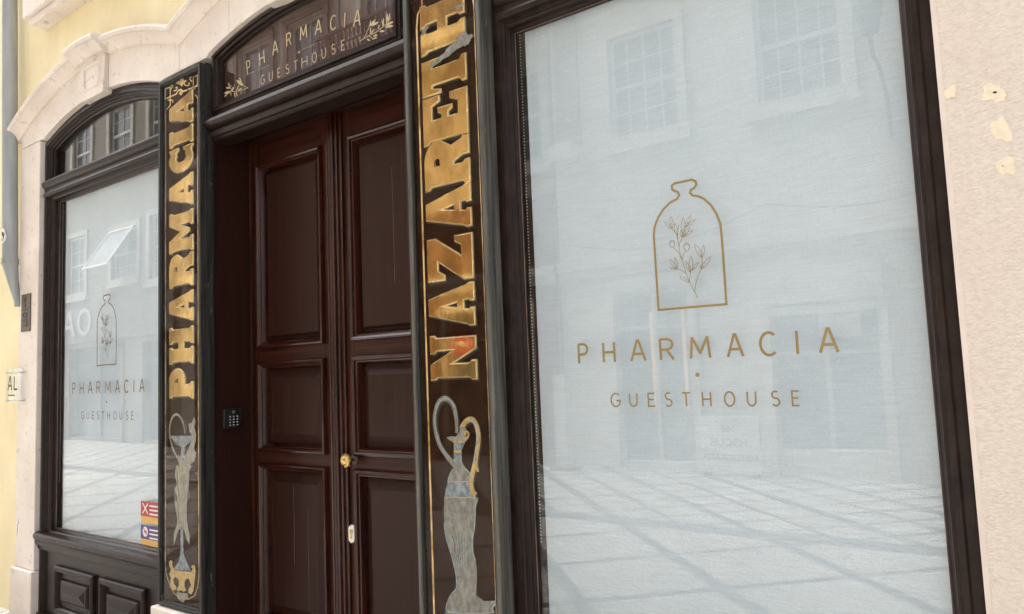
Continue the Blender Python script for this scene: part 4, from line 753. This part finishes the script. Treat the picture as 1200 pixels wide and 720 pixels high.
for c_ in CURLS1: line(sg1, 'scroll', c_, 0.006, 'gold_line', 2)
# cup, snake and draped figure at the foot of the left sign
flat(sg1, 'draped_figure', HY_BODY[0], 'worn_pale', 0)
flat(sg1, 'figure_staff', HY_STAFF[0], 'worn_blue', 1)
line(sg1, 'snake', SNAKE1[0], [.006, .010, .012, .013, .013, .013, .013, .012, .012, .010], 'worn_pale', 2)
flat(sg1, 'cup_stem', HY_STEM[0], 'worn_blue', 2)
flat(sg1, 'cup_bowl', HY_BOWL[0], 'worn_blue', 3)
bx = [p[0] for p in HY_BOWL[0]]; m = MB()
for i in range(9):
    f = (i - 4) / 4.0; m.ribbon([(-3.918 + f * 0.052, HY_BOWL[0][0][1] - 0.010), (-3.920 + f * 0.014, HY_BOWL[0][4][1] + 0.006)], 0.0016, YP - 0.0023 - 0.00003 * i, YP - 0.002)
m.build('cup_flutes', 'worn_pale', sg1)
for i, f_ in enumerate(([(-3.925, 1.16), (-3.915, 1.05), (-3.895, 0.95)], [(-3.900, 1.20), (-3.895, 1.08), (-3.870, 0.98), (-3.868, 0.88)], [(-3.872, 1.20), (-3.868, 1.10), (-3.850, 1.00)], [(-3.935, 1.02), (-3.910, 0.93), (-3.900, 0.84)], [(-3.855, 0.96), (-3.862, 0.87), (-3.850, 0.80)], [(-3.848, 1.30), (-3.835, 1.26), (-3.848, 1.21)], [(-3.84, 1.40), (-3.826, 1.36), (-3.836, 1.33)])):
    line(sg1, 'drapery_fold', f_, [.001, .004, .001] if len(f_) == 3 else [.001, .004, .004, .001], 'sash' if i % 3 == 0 else 'worn_gold', 3)
flat(sg1, 'foot_ornament', HY_BASE[0], 'worn_gold', 2); flat(sg1, 'worn_ornament', HY_FOOT[0], 'worn_grey', 0)
# the right sign: border and ewer
zb0 = 0.55
line(sg2, 'gold_border', [(-2.044, zb0), (-2.044, 3.06), (-2.036, 3.12), (-2.010, 3.15), (-2.010, 3.29), (-1.775, 3.29), (-1.775, 3.15), (-1.741, 3.12), (-1.731, 3.06), (-1.729, zb0), (-1.745, 0.48), (-1.82, 0.445), (-1.95, 0.445), (-2.02, 0.48)], 0.0085, 'gold_line', 0, closed=True)
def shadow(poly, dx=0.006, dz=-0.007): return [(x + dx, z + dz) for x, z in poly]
W = 0.022
for i, (cx_, cz_, rx_, rz_) in enumerate(((-1.845, 2.905, 0.085, 0.022), (-1.785, 2.930, 0.035, 0.030), (-1.99, 3.03, 0.022, 0.010), (-1.80, 3.07, 0.020, 0.008))):
    MB().prism([(p[0], p[1] + (p[0] - cx_) * 0.30) for p in blob(cx_, cz_, rx_, rz_, 60 + i, 60, 0.5)], -0.0347 - 0.0002 * i, -0.0343).build('peeled_patch', 'worn_grey', sg2, label='grey crackled patch where the gilding has peeled')
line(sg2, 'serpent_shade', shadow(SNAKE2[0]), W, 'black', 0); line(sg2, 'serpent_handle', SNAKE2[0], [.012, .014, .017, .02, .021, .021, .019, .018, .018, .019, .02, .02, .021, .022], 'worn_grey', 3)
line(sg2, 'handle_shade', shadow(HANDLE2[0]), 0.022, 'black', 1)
line(sg2, 'gilt_handle', HANDLE2[0], 0.021, 'worn_gold', 4); line(sg2, 'handle_inlay', [(x - 0.004, z) for x, z in HANDLE2[0][2:9]], 0.008, 'worn_sky', 5)
line(sg2, 'handle_tail', TAIL2[0], 0.010, 'worn_gold', 5); line(sg2, 'scroll', SCROLL2[0], 0.008, 'worn_gold', 6)
for nm, P__, mt, ly in (('ewer_lip', EW_LIP, 'worn_pale', 5), ('ewer_neck', EW_NECK, 'worn_blue', 2), ('ewer_shoulder', EW_SHOULDER, 'worn_grey', 2), ('ewer_blue_band', EW_BLUE, 'worn_blue', 3), ('ewer_body', EW_BODY, 'worn_grey', 2)):
    flat(sg2, nm, P__[0], mt, ly)
for b_ in EW_BANDS: flat(sg2, 'gilt_band', b_, 'worn_gold', 6)
m = MB()
for i, s in enumerate(EW_FLUTES): m.ribbon(s, 0.0024, YP - 0.0030 - 0.00003 * i, YP - 0.002)
m.build('ewer_flutes', 'worn_sky', sg2)
for i, (f_, mt_) in enumerate(((EW_BODY[0][15:29], 'worn_sky'), (EW_BODY[0][3:10], 'worn_sky'), (EW_SHOULDER[0][2:5], 'worn_sky'), (EW_SHOULDER[0][5:8], 'worn_sky'), ([EW_BLUE[0][0], EW_BLUE[0][1]], 'worn_gold'), ([EW_BLUE[0][4], EW_BLUE[0][3]], 'worn_gold'),
        ([(x + 0.004, z) for x, z in SNAKE2[0][3:12]], 'worn_sky'), ([(-1.95, 0.98), (-1.92, 0.94), (-1.93, 0.89)], 'sash'), ([(-1.86, 0.66), (-1.875, 0.60), (-1.85, 0.54), (-1.88, 0.50)], 'sash'), ([(-1.91, 0.64), (-1.93, 0.58), (-1.90, 0.52)], 'sash'))):
    line(sg2, 'painted_line', f_, 0.0034, mt_, 7)

# ================================================================== LEFT-HAND FITTINGS
dp = thing('downpipe', 'grey zinc rainwater downpipe with bent tapering foot at the left edge', 'drainpipe', (-6.115, -0.075, 2.2))
px, py = -6.150, -0.052
m = MB(); m.tube([(px - 0.30, py, 8.6), (px, py, 2.56)], 0.052, 24); m.build('pipe', 'zinc', dp, smooth=40)
m = MB(); m.tube([(px, py, 2.575), (px, py, 2.545), (px + 0.002, py + 0.002, 2.52), (px + 0.014, py + 0.018, 2.40), (px + 0.032, py + 0.040, 2.26), (px + 0.034, py + 0.042, 2.215)], [0.055, 0.055, 0.050, 0.036, 0.022, 0.020], 24); m.build('pipe_foot', 'zinc', dp, smooth=40)
for z in (2.566, 2.535):
    m = MB(); m.tube([(px, py, z + 0.006), (px, py, z - 0.006)], 0.0575, 24); m.build('seam_ring', 'zinc', dp, smooth=40)
for z in (5.4,):
    qx = px - 0.30 * (z - 2.56) / 6.04
    m = MB(); m.tube([(qx, py, z + 0.015), (qx, py, z - 0.015)], 0.0555, 24); m.box(qx - 0.01, qx + 0.01, py, 0.03, z - 0.012, z + 0.012); m.build('bracket', 'zinc', dp)
st_ = MB(); seg = 18
def on_pipe(a, z, r=0.0530): return (px + r * sin(a), py - r * cos(a), z)
def disc(name, a0, z0, ra, rz, r, mat, par, seed=3):
    mb = MB(); ring = blob(0, 0, 1, 1, seed, 22, 0.14); V = [on_pipe(a0, z0, r)] + [on_pipe(a0 + p[0] * ra, z0 + p[1] * rz, r) for p in ring]
    mb.add(V, [(0, i + 1, (i + 1) % 22 + 1) for i in range(22)]); return mb.build(name, mat, par)
sk = disc('pipe_sticker', 0.05, 2.735, 0.62, 0.062, 0.0532, 'white', dp); disc('sticker_motif', 0.0, 2.735, 0.36, 0.036, 0.0536, 'ink', sk, 8); disc('sticker_dot', 0.08, 2.722, 0.14, 0.014, 0.0540, 'white', sk, 5)
pl = thing('metal_plaque', 'narrow dull bronze plaque with worn raised figures on the stone pilaster', 'plaque', (-5.975, 0.0, 2.02))
MB().ribbon([(-6.085, 0.56), (-6.070, 0.60), (-6.078, 0.625), (-6.055, 0.655), (-6.060, 0.68)], [.001, .005, .003, .005, .001], -0.0008, 0.0006).build('stone_crack', 'ink', ss)
MB().box(-6.058, -5.905, -0.008, -0.0005, 2.022, 2.296).build('plate', 'bronze', pl, bevel=0.002)
for pts in ([(-6.00, 2.262), (-5.99, 2.262), (-5.975, 2.27)], [(-5.99, 2.262), (-5.99, 2.236)], [(-5.986, 2.222), (-5.986, 2.196)], [(-6.03, 2.182), (-5.945, 2.182)], [(-5.985 + 0.032 * cos(a), 2.142 + 0.018 * sin(a)) for a in [2 * pi * j / 12 for j in range(13)]], [(-6.035, 2.106), (-5.94, 2.106)], [(-6.02, 2.062), (-5.955, 2.062), (-5.955, 2.092), (-6.02, 2.092)]):
    MB().ribbon(pts, 0.0075, -0.0105, -0.008).build('raised_figure', 'ink', pl)
al = thing('lodging_sign', 'clear acrylic plate lettered AL on standoffs at the edge of the yellow wall', 'sign', (-6.07, -0.03, 1.5))
MB().box(-6.222, -5.975, -0.034, -0.028, 1.510, 1.756).build('plate', 'acrylic', al)
m = MB(); write_glyph(m, 'A', -6.198, -6.120, 1.600, 1.700, 0.013, -0.0345); m.build('letter', 'ink', al)
m = MB(); m.ribbon([(-6.082, 1.700), (-6.082, 1.6065), (-6.030, 1.6065)], 0.013, -0.0349, -0.0345); m.build('letter', 'ink', al)
MB().box(-6.19, -6.07, -0.0348, -0.0345, 1.560, 1.568).build('small_print', 'ink', al)
MB().box(-6.165, -6.09, -0.0348, -0.0345, 1.526, 1.550).build('white_strip', 'white', al)
for x in (-6.21, -5.99):
    for z in (1.525, 1.728):
        m = MB(); m.lathe([(0.0, -0.040), (0.007, -0.040), (0.007, -0.034)], (x, 0, z), n=12); m.lathe([(0.005, -0.028), (0.005, 0.03 if x < XL else 0.0)], (x, 0, z), n=10); m.build('standoff', 'steel', al, smooth=40)

# ================================================================== THE OTHER SIDE OF THE STREET (seen in the glass)
OY = -8.1
def sash_mesh(w, h, cols, rows, mb):
    """white sash bars, standing in the opening, facing +y; local origin at the middle of the sill"""
    f = 0.06
    for a, b, c, d in ((-w / 2, w / 2, 0, f), (-w / 2, w / 2, h - f, h), (-w / 2, -w / 2 + f, f, h - f), (w / 2 - f, w / 2, f, h - f)): mb.box(a, b, -0.06, 0.0, c, d)
    mb.box(-w / 2 + f, w / 2 - f, -0.055, 0.012, h / 2 - 0.035, h / 2 + 0.035)
    for i in range(1, cols):
        x = -w / 2 + w * i / cols
        mb.box(x - 0.013, x + 0.013, -0.045, -0.01, f, h / 2 - 0.035); mb.box(x - 0.013, x + 0.013, -0.045, -0.01, h / 2 + 0.035, h - f)
    for k in (1, 3):
        z = h * k / 4
        for i in range(cols):
            xa, xb = -w / 2 + w * i / cols + (0.013 if i else f), -w / 2 + w * (i + 1) / cols - (0.013 if i < cols - 1 else f)
            mb.box(xa, xb, -0.044, -0.011, z - 0.012, z + 0.012)
SASH = {}
def opposite(label, x0, x1, h, mat, wins, shops, cols=4, cornice=3.2, surround='fac_stone', depth=7.0, signs=()):
    b = thing('town_house', label, 'building', ((x0 + x1) / 2, OY - depth / 2, 0), 'town houses across the street')
    ops = [(xc - w_ / 2, xc + w_ / 2, z0, z1) for xc, w_, z0, z1 in wins] + list(shops)
    XS = sorted({x0, x1} | {v for o in ops for v in o[:2]}); ZS = sorted({0.0, h} | {v for o in ops for v in o[2:]})
    m = MB()
    for i in range(len(XS) - 1):
        for j in range(len(ZS) - 1):
            cx, cz = (XS[i] + XS[i + 1]) / 2, (ZS[j] + ZS[j + 1]) / 2
            if any(o[0] < cx < o[1] and o[2] < cz < o[3] for o in ops): continue
            m.add([(XS[i], OY, ZS[j]), (XS[i + 1], OY, ZS[j]), (XS[i + 1], OY, ZS[j + 1]), (XS[i], OY, ZS[j + 1])], [(0, 1, 2, 3)])
    for a, c, z0, z1 in ops:
        m.add([(a, OY, z0), (c, OY, z0), (c, OY, z1), (a, OY, z1), (a, OY - .2, z0), (c, OY - .2, z0), (c, OY - .2, z1), (a, OY - .2, z1)], [(0, 1, 5, 4), (1, 2, 6, 5), (2, 3, 7, 6), (3, 0, 4, 7)])
    m.add([(x0, OY, 0), (x1, OY, 0), (x1, OY - depth, 0), (x0, OY - depth, 0), (x0, OY, h), (x1, OY, h), (x1, OY - depth, h), (x0, OY - depth, h)], [(1, 2, 6, 5), (2, 3, 7, 6), (3, 0, 4, 7)])
    m.build('wall', mat, b, recalc=False)
    m = MB(); m.add([(x0, OY + .35, h - 0.05), (x1, OY + .35, h - 0.05), (x1, OY - depth / 2, h + 1.6), (x0, OY - depth / 2, h + 1.6), (x1, OY - depth - .3, h), (x0, OY - depth - .3, h), (x0, OY + .35, h - .2), (x1, OY + .35, h - .2)], [(0, 1, 2, 3), (3, 2, 4, 5), (6, 7, 1, 0)]); m.build('roof', 'roof', b)
    MB().box(x0 + .01, x1 - .01, OY + 0.002, OY + 0.22, h - 0.45, h - 0.2).build('eaves_cornice', surround, b)
    if cornice:
        MB().box(x0 + .01, x1 - .01, OY + 0.002, OY + 0.12, cornice, cornice + 0.14).build('string_course', surround, b)
        MB().box(x0 + .01, x1 - .01, OY + 0.002, OY + 0.06, cornice - 0.16, cornice - 0.003).build('string_course', surround, b)
    for xc, w_, z0, z1 in wins:
        key = (w_, round(z1 - z0, 3), cols)
        if key not in SASH:
            mb = MB(); sash_mesh(w_, z1 - z0, cols, 4, mb); me = mb.mesh('sash'); me.materials.append(MAT['white_paint'])
            pm = MB(); pm.add([(-w_ / 2, -.03, 0), (w_ / 2, -.03, 0), (w_ / 2, -.03, z1 - z0), (-w_ / 2, -.03, z1 - z0)], [(0, 1, 2, 3)]); pme = pm.mesh('panes'); pme.materials.append(MAT['panes'])
            fm = MB(); q = 0.15
            fm.box(-w_ / 2 - q, -w_ / 2, 0, 0.05, -0.12, z1 - z0 + q); fm.box(w_ / 2, w_ / 2 + q, 0, 0.05, -0.12, z1 - z0 + q); fm.box(-w_ / 2, w_ / 2, 0, 0.05, z1 - z0, z1 - z0 + q); fm.box(-w_ / 2 - q - .04, w_ / 2 + q + .04, 0, 0.10, -0.24, -0.12); fm.box(-w_ / 2, w_ / 2, 0, 0.07, -0.119, 0)
            fme = fm.mesh('surround'); SASH[key] = (me, pme, fme)
        me, pme, fme = SASH[key]
        o = bpy.data.objects.new('window', me); COL.objects.link(o); o.parent = b; o.location = Vector((xc, OY - 0.07, z0)) - b.location
        p = bpy.data.objects.new('pane', pme); COL.objects.link(p); p.parent = o
        f2 = fme
        if not len(f2.materials): f2.materials.append(MAT['fac_stone'])
        s_ = bpy.data.objects.new('surround', f2); COL.objects.link(s_); s_.parent = o; s_.location = (0, 0.072, 0)
    for a, c, z0, z1 in shops:
        MB().add([(a, OY - .19, z0), (c, OY - .19, z0), (c, OY - .19, z1), (a, OY - .19, z1)], [(0, 1, 2, 3)]).build('shop_glass', 'panes', b)
        m = MB(); m.box(a - .12, a - .002, OY + .002, OY + .06, 0.0, z1 + .12); m.box(c + .002, c + .12, OY + .002, OY + .06, 0.0, z1 + .12); m.box(a - .001, c + .001, OY + .002, OY + .06, z1 + .002, z1 + .12)
        m.box((a + c) / 2 - .03, (a + c) / 2 + .03, OY - .18, OY - .12, z0, z1); m.box(a, (a + c) / 2 - .031, OY - .18, OY - .12, z1 - .55, z1 - .5); m.box((a + c) / 2 + .031, c, OY - .18, OY - .12, z1 - .55, z1 - .5)
        m.build('shop_frame', surround, b)
    return b
def row(x0, n, pitch, w_, z0, z1): return [(x0 + i * pitch, w_, z0, z1) for i in range(n)]
B1 = opposite('off white town house across the street mirrored in the large window', -6.55, 5.2, 11.4, 'fac_white', row(-4.84, 4, 2.38, 1.16, 5.26, 6.95) + row(-4.84, 4, 2.38, 1.16, 8.5, 10.2), [(-5.55, -4.30, 0.12, 2.72), (-3.10, -1.72, 0.36, 2.20), (-0.6, 1.0, 0.1, 2.7), (2.2, 4.2, 0.1, 2.7)])
MB().box(-5.7, -4.15, OY + .02, OY + .09, 2.78, 3.00).build('shop_fascia', 'fac_grey', B1)
MB().box(-3.2, -1.62, OY + .02, OY + .09, 2.36, 2.90).build('shop_fascia', 'fac_grey', B1)
MB().box(-2.48, -1.95, OY - .1, OY - .08, 1.88, 2.18).build('shop_notice', 'white_paint', B1)
MB().box(-6.45, -6.00, OY + .005, OY + .05, 5.3, 11.0).build('corner_strip', 'fac_dark', B1)
MB().box(-6.45, -6.02, OY + .055, OY + .35, 5.05, 5.32).build('cooling_unit', 'white_paint', B1)
for x in (-4.99, -4.46):
    MB().box(x - .02, x + .02, OY - .16, OY - .13, 0.9, 2.42).build('light_tube', 'tube', B1)
B2 = opposite('rose plastered town house across the street with an iron balcony', -11.85, -6.6, 12.2, 'fac_rose', [(-7.36, 1.16, 5.24, 6.92), (-10.3, 1.16, 5.2, 6.9), (-10.55, 1.2, 7.75, 10.2), (-8.2, 1.2, 7.75, 10.2)], [(-11.2, -9.6, 0.1, 2.7), (-8.9, -7.2, 0.1, 2.7)])
MB().box(-11.84, -6.61, OY + .004, OY + .05, 2.75, 4.6).build('shop_fascia', 'dull_paint', B2)
for a, b_ in ((-11.84, -11.35), (-9.45, -9.05), (-7.05, -6.61)): MB().box(a, b_, OY + .062, OY + .11, 0.0, 2.749).build('shop_pier', 'dull_paint', B2)
m = MB(); m.box(-11.75, -6.9, OY + .01, OY + .8, 7.450, 7.630); m.build('balcony_slab', 'fac_stone', B2)
rl = MB(); rl.box(-11.75, -6.9, OY + .74, OY + .78, 8.570, 8.630); rl.box(-11.75, -6.9, OY + .745, OY + .775, 7.700, 7.730); rl.box(-11.75, -6.9, OY + .745, OY + .775, 8.300, 8.330)
for i in range(41):
    x = -11.7 + i * 0.119; rl.box(x - .01, x + .01, OY + .75, OY + .77, 7.730, 8.299)
    rl.ribbon([(x + .03 + .028 * cos(a) , 8.450 + .09 * sin(a)) for a in [2 * pi * j / 8 for j in range(8)]], 0.018, OY + .75, OY + .77, closed=True)
    rl.ribbon([(x + .03 + .03 * cos(a) , 8.010 + .2 * sin(a)) for a in [2 * pi * j / 8 for j in range(8)]], 0.018, OY + .751, OY + .769, closed=True)
rl.build('balcony_railing', 'iron', B2)
B3 = opposite('grey plastered town house across the street with brown framed shutters', -17.9, -11.9, 12.6, 'fac_grey', [(-14.9, 1.25, 7.3, 9.75), (-12.95, 1.25, 7.3, 9.75), (-16.9, 1.25, 7.3, 9.75), (-14.9, 1.25, 4.3, 6.0), (-12.95, 1.25, 4.3, 6.0), (-16.9, 1.25, 4.3, 6.0)], [(-17.2, -15.6, 0.1, 2.8), (-14.8, -12.6, 0.1, 2.8)], cols=2)
for xc in (-16.9, -14.9, -12.95):
    m = MB(); m.box(xc - .80, xc - .64, OY + .06, OY + .10, 7.2, 9.9); m.box(xc + .64, xc + .80, OY + .06, OY + .10, 7.2, 9.9); m.box(xc - .639, xc + .639, OY + .06, OY + .10, 9.76, 9.9); m.build('window_casing', 'dull_paint', B3)
    MB().box(xc - .95, xc + .95, OY + .01, OY + .2, 9.95, 10.1).build('window_hood', 'fac_stone', B3)
B4 = opposite('sand plastered town house across the street with a tilted open window', -25.2, -17.95, 11.8, 'fac_ochre', [(-19.3, 1.2, 4.5, 6.3), (-21.3, 1.5, 4.7, 6.15), (-24.3, 1.2, 4.5, 6.3), (-19.3, 1.2, 8.0, 9.9), (-21.6, 1.3, 8.2, 9.9), (-24.0, 1.2, 8.0, 9.9)], [(-20.2, -18.6, 0.1, 2.8), (-24.6, -21.4, 0.1, 2.8)], cols=2, surround='fac_dark')
m = MB(); a_ = radians(32); w2, hh = 0.72, 1.4
def tilt(x, s, y0=0.0): return (-21.35 + x, OY + 0.06 + s * sin(a_) + y0 * cos(a_), 6.12 - s * cos(a_) + y0 * sin(a_))
for xa, xb, sa, sb in ((-w2, w2, 0, .07), (-w2, w2, hh - .07, hh), (-w2, -w2 + .07, .07, hh - .07), (w2 - .07, w2, .07, hh - .07)):
    m.add([tilt(x, s, y) for y in (0, .04) for s in (sa, sb) for x in (xa, xb)], [(0, 1, 3, 2), (4, 6, 7, 5), (0, 4, 5, 1), (2, 3, 7, 6), (0, 2, 6, 4), (1, 5, 7, 3)])
ow = m.build('open_casement', 'white_paint', B4)
m = MB(); m.add([tilt(x, s, .02) for x, s in ((-w2 + .07, .07), (w2 - .07, .07), (w2 - .07, hh - .07), (-w2 + .07, hh - .07))], [(0, 1, 2, 3)]); m.build('casement_glass', 'panes', ow)
MB().box(-25.1, -18.0, OY + .01, OY + .14, 2.95, 4.05).build('shop_fascia', 'fac_dark', B4)
for ch, x in (('O', -23.35), ('A', -24.35)):
    me = text_mesh(ch, 1.15, 0.05)
    for v in me.vertices: v.co = (x - v.co.x, OY + 0.18 + v.co.z, 3.52 + v.co.y)
    finish('sign_letter', me, 'white_paint', B4)
B5 = opposite('far grey town house at the left end of the street opposite', -36, -25.25, 11.0, 'fac_grey', row(-34.2, 4, 2.4, 1.2, 4.6, 6.4) + row(-34.2, 4, 2.4, 1.2, 8.0, 9.8), [(-35, -33, .1, 2.7), (-31, -28.5, .1, 2.7)], cols=2)
B6 = opposite('rose town house at the right end of the street opposite', 5.25, 15, 12.0, 'fac_rose', row(6.6, 4, 2.3, 1.16, 5.2, 6.9) + row(6.6, 4, 2.3, 1.16, 8.4, 10.1), [(6.2, 8.2, .1, 2.7), (10.2, 12.6, .1, 2.7)])
# street things that show in the reflections
lp = thing('wall_lantern', 'iron street lantern on a bracket mirrored high in the big window', 'street lamp', (-1.4, OY, 4.4))
m = MB(); m.tube([(-1.38, OY + .01, 4.4), (-1.38, OY + .10, 4.9), (-1.40, OY + .42, 5.25), (-1.42, OY + .72, 5.3), (-1.42, OY + .80, 5.45), (-1.42, OY + .80, 5.55)], 0.025, 8); m.build('bracket', 'iron', lp, smooth=40)
m = MB(); m.lathe([(0.10, 0), (0.11, .04), (0.22, .60), (0.25, .64), (0.13, .82), (0.05, .88), (0.03, .98), (0, 1.0)], (-1.42, OY + .80, 5.55), axis='z', n=6); m.build('lantern', 'panes', lp)
m = MB(); m.lathe([(0.255, 0), (0.26, .03), (0.14, .20), (0.06, .26), (0, .30)], (-1.42, OY + .80, 6.185), axis='z', n=6); m.build('lantern_cap', 'iron', lp)
cb = MB(); cb.tube([(-6.2 + i * 0.35, OY + .10, 3.62 - 0.30 * sin(pi * (i % 9) / 9) + 0.02 * i) for i in range(33)], 0.013, 6)
cb.build('street_cable', 'plastic', label='dark cable sagging along the off white facade opposite', cat='cable', loc=(-0.6, OY + .1, 3.5), smooth=40)
sb = thing('pavement_board', 'white board for a photo shop on the pavement, lettering mirrored backwards in the big window', 'advertising board', (-3.68, OY + .35, 0))
MB().box(-4.10, -3.25, OY + .30, OY + .36, 0.05, 0.84).build('panel', 'white_paint', sb, bevel=0.01)
for x in (-4.05, -3.34):
    MB().box(x, x + .05, OY + .20, OY + .46, 0.0, 0.048).build('foot', 'iron', sb)
for txt, zc, sz in (('108', 0.66, .13), ('FOCUS', 0.47, .17), ('FOTOGRAFIA', 0.26, .13)):
    me = text_mesh(txt, sz, 0.004)
    for v in me.vertices: v.co = (-3.68 - v.co.x, OY + 0.364 + v.co.z, zc + v.co.y)
    finish('board_text', me, 'ink', sb)
rs = thing('red_shop_sign', 'small red shop sign mirrored in gold lettering of the right glass sign', 'sign', (-8.4, OY + .1, 1.85))
MB().box(-8.66, -8.24, OY + .03, OY + .12, 1.92, 2.34).build('panel', 'red', rs)
MB().box(-8.60, -8.30, OY + .121, OY + .125, 2.05, 2.15).build('white_print', 'white', rs)
po = thing('pavement_pillar', 'pale square advertising pillar on the opposite pavement', 'pillar', (-6.28, OY + .5, 0))
MB().box(-6.42, -6.20, OY + .40, OY + .58, 0.04, 1.5).build('column', 'white_paint', po, bevel=0.01); MB().box(-6.50, -6.12, OY + .32, OY + .66, 0.0, 0.038).build('base', 'iron', po)
gl = thing('shop_bulb', 'tiny warm lamp glowing at the left edge of the large window reflection', 'lamp', (-7.45, OY + .2, 2.6))
m = MB()
for dx, dz, r in ((0, 0, .045), (.11, .02, .04), (-.10, -.01, .03)): m.lathe([(0, -r), (r * .7, -r * .7), (r, 0), (r * .7, r * .7), (0, r)], (-7.45 + dx, OY + .2, 2.60 + dz), axis='z', n=10)
m.build('bulb', 'bulb', gl); MB().box(-7.62, -7.28, OY + .115, OY + .15, 2.66, 2.70).build('bracket', 'iron', gl)
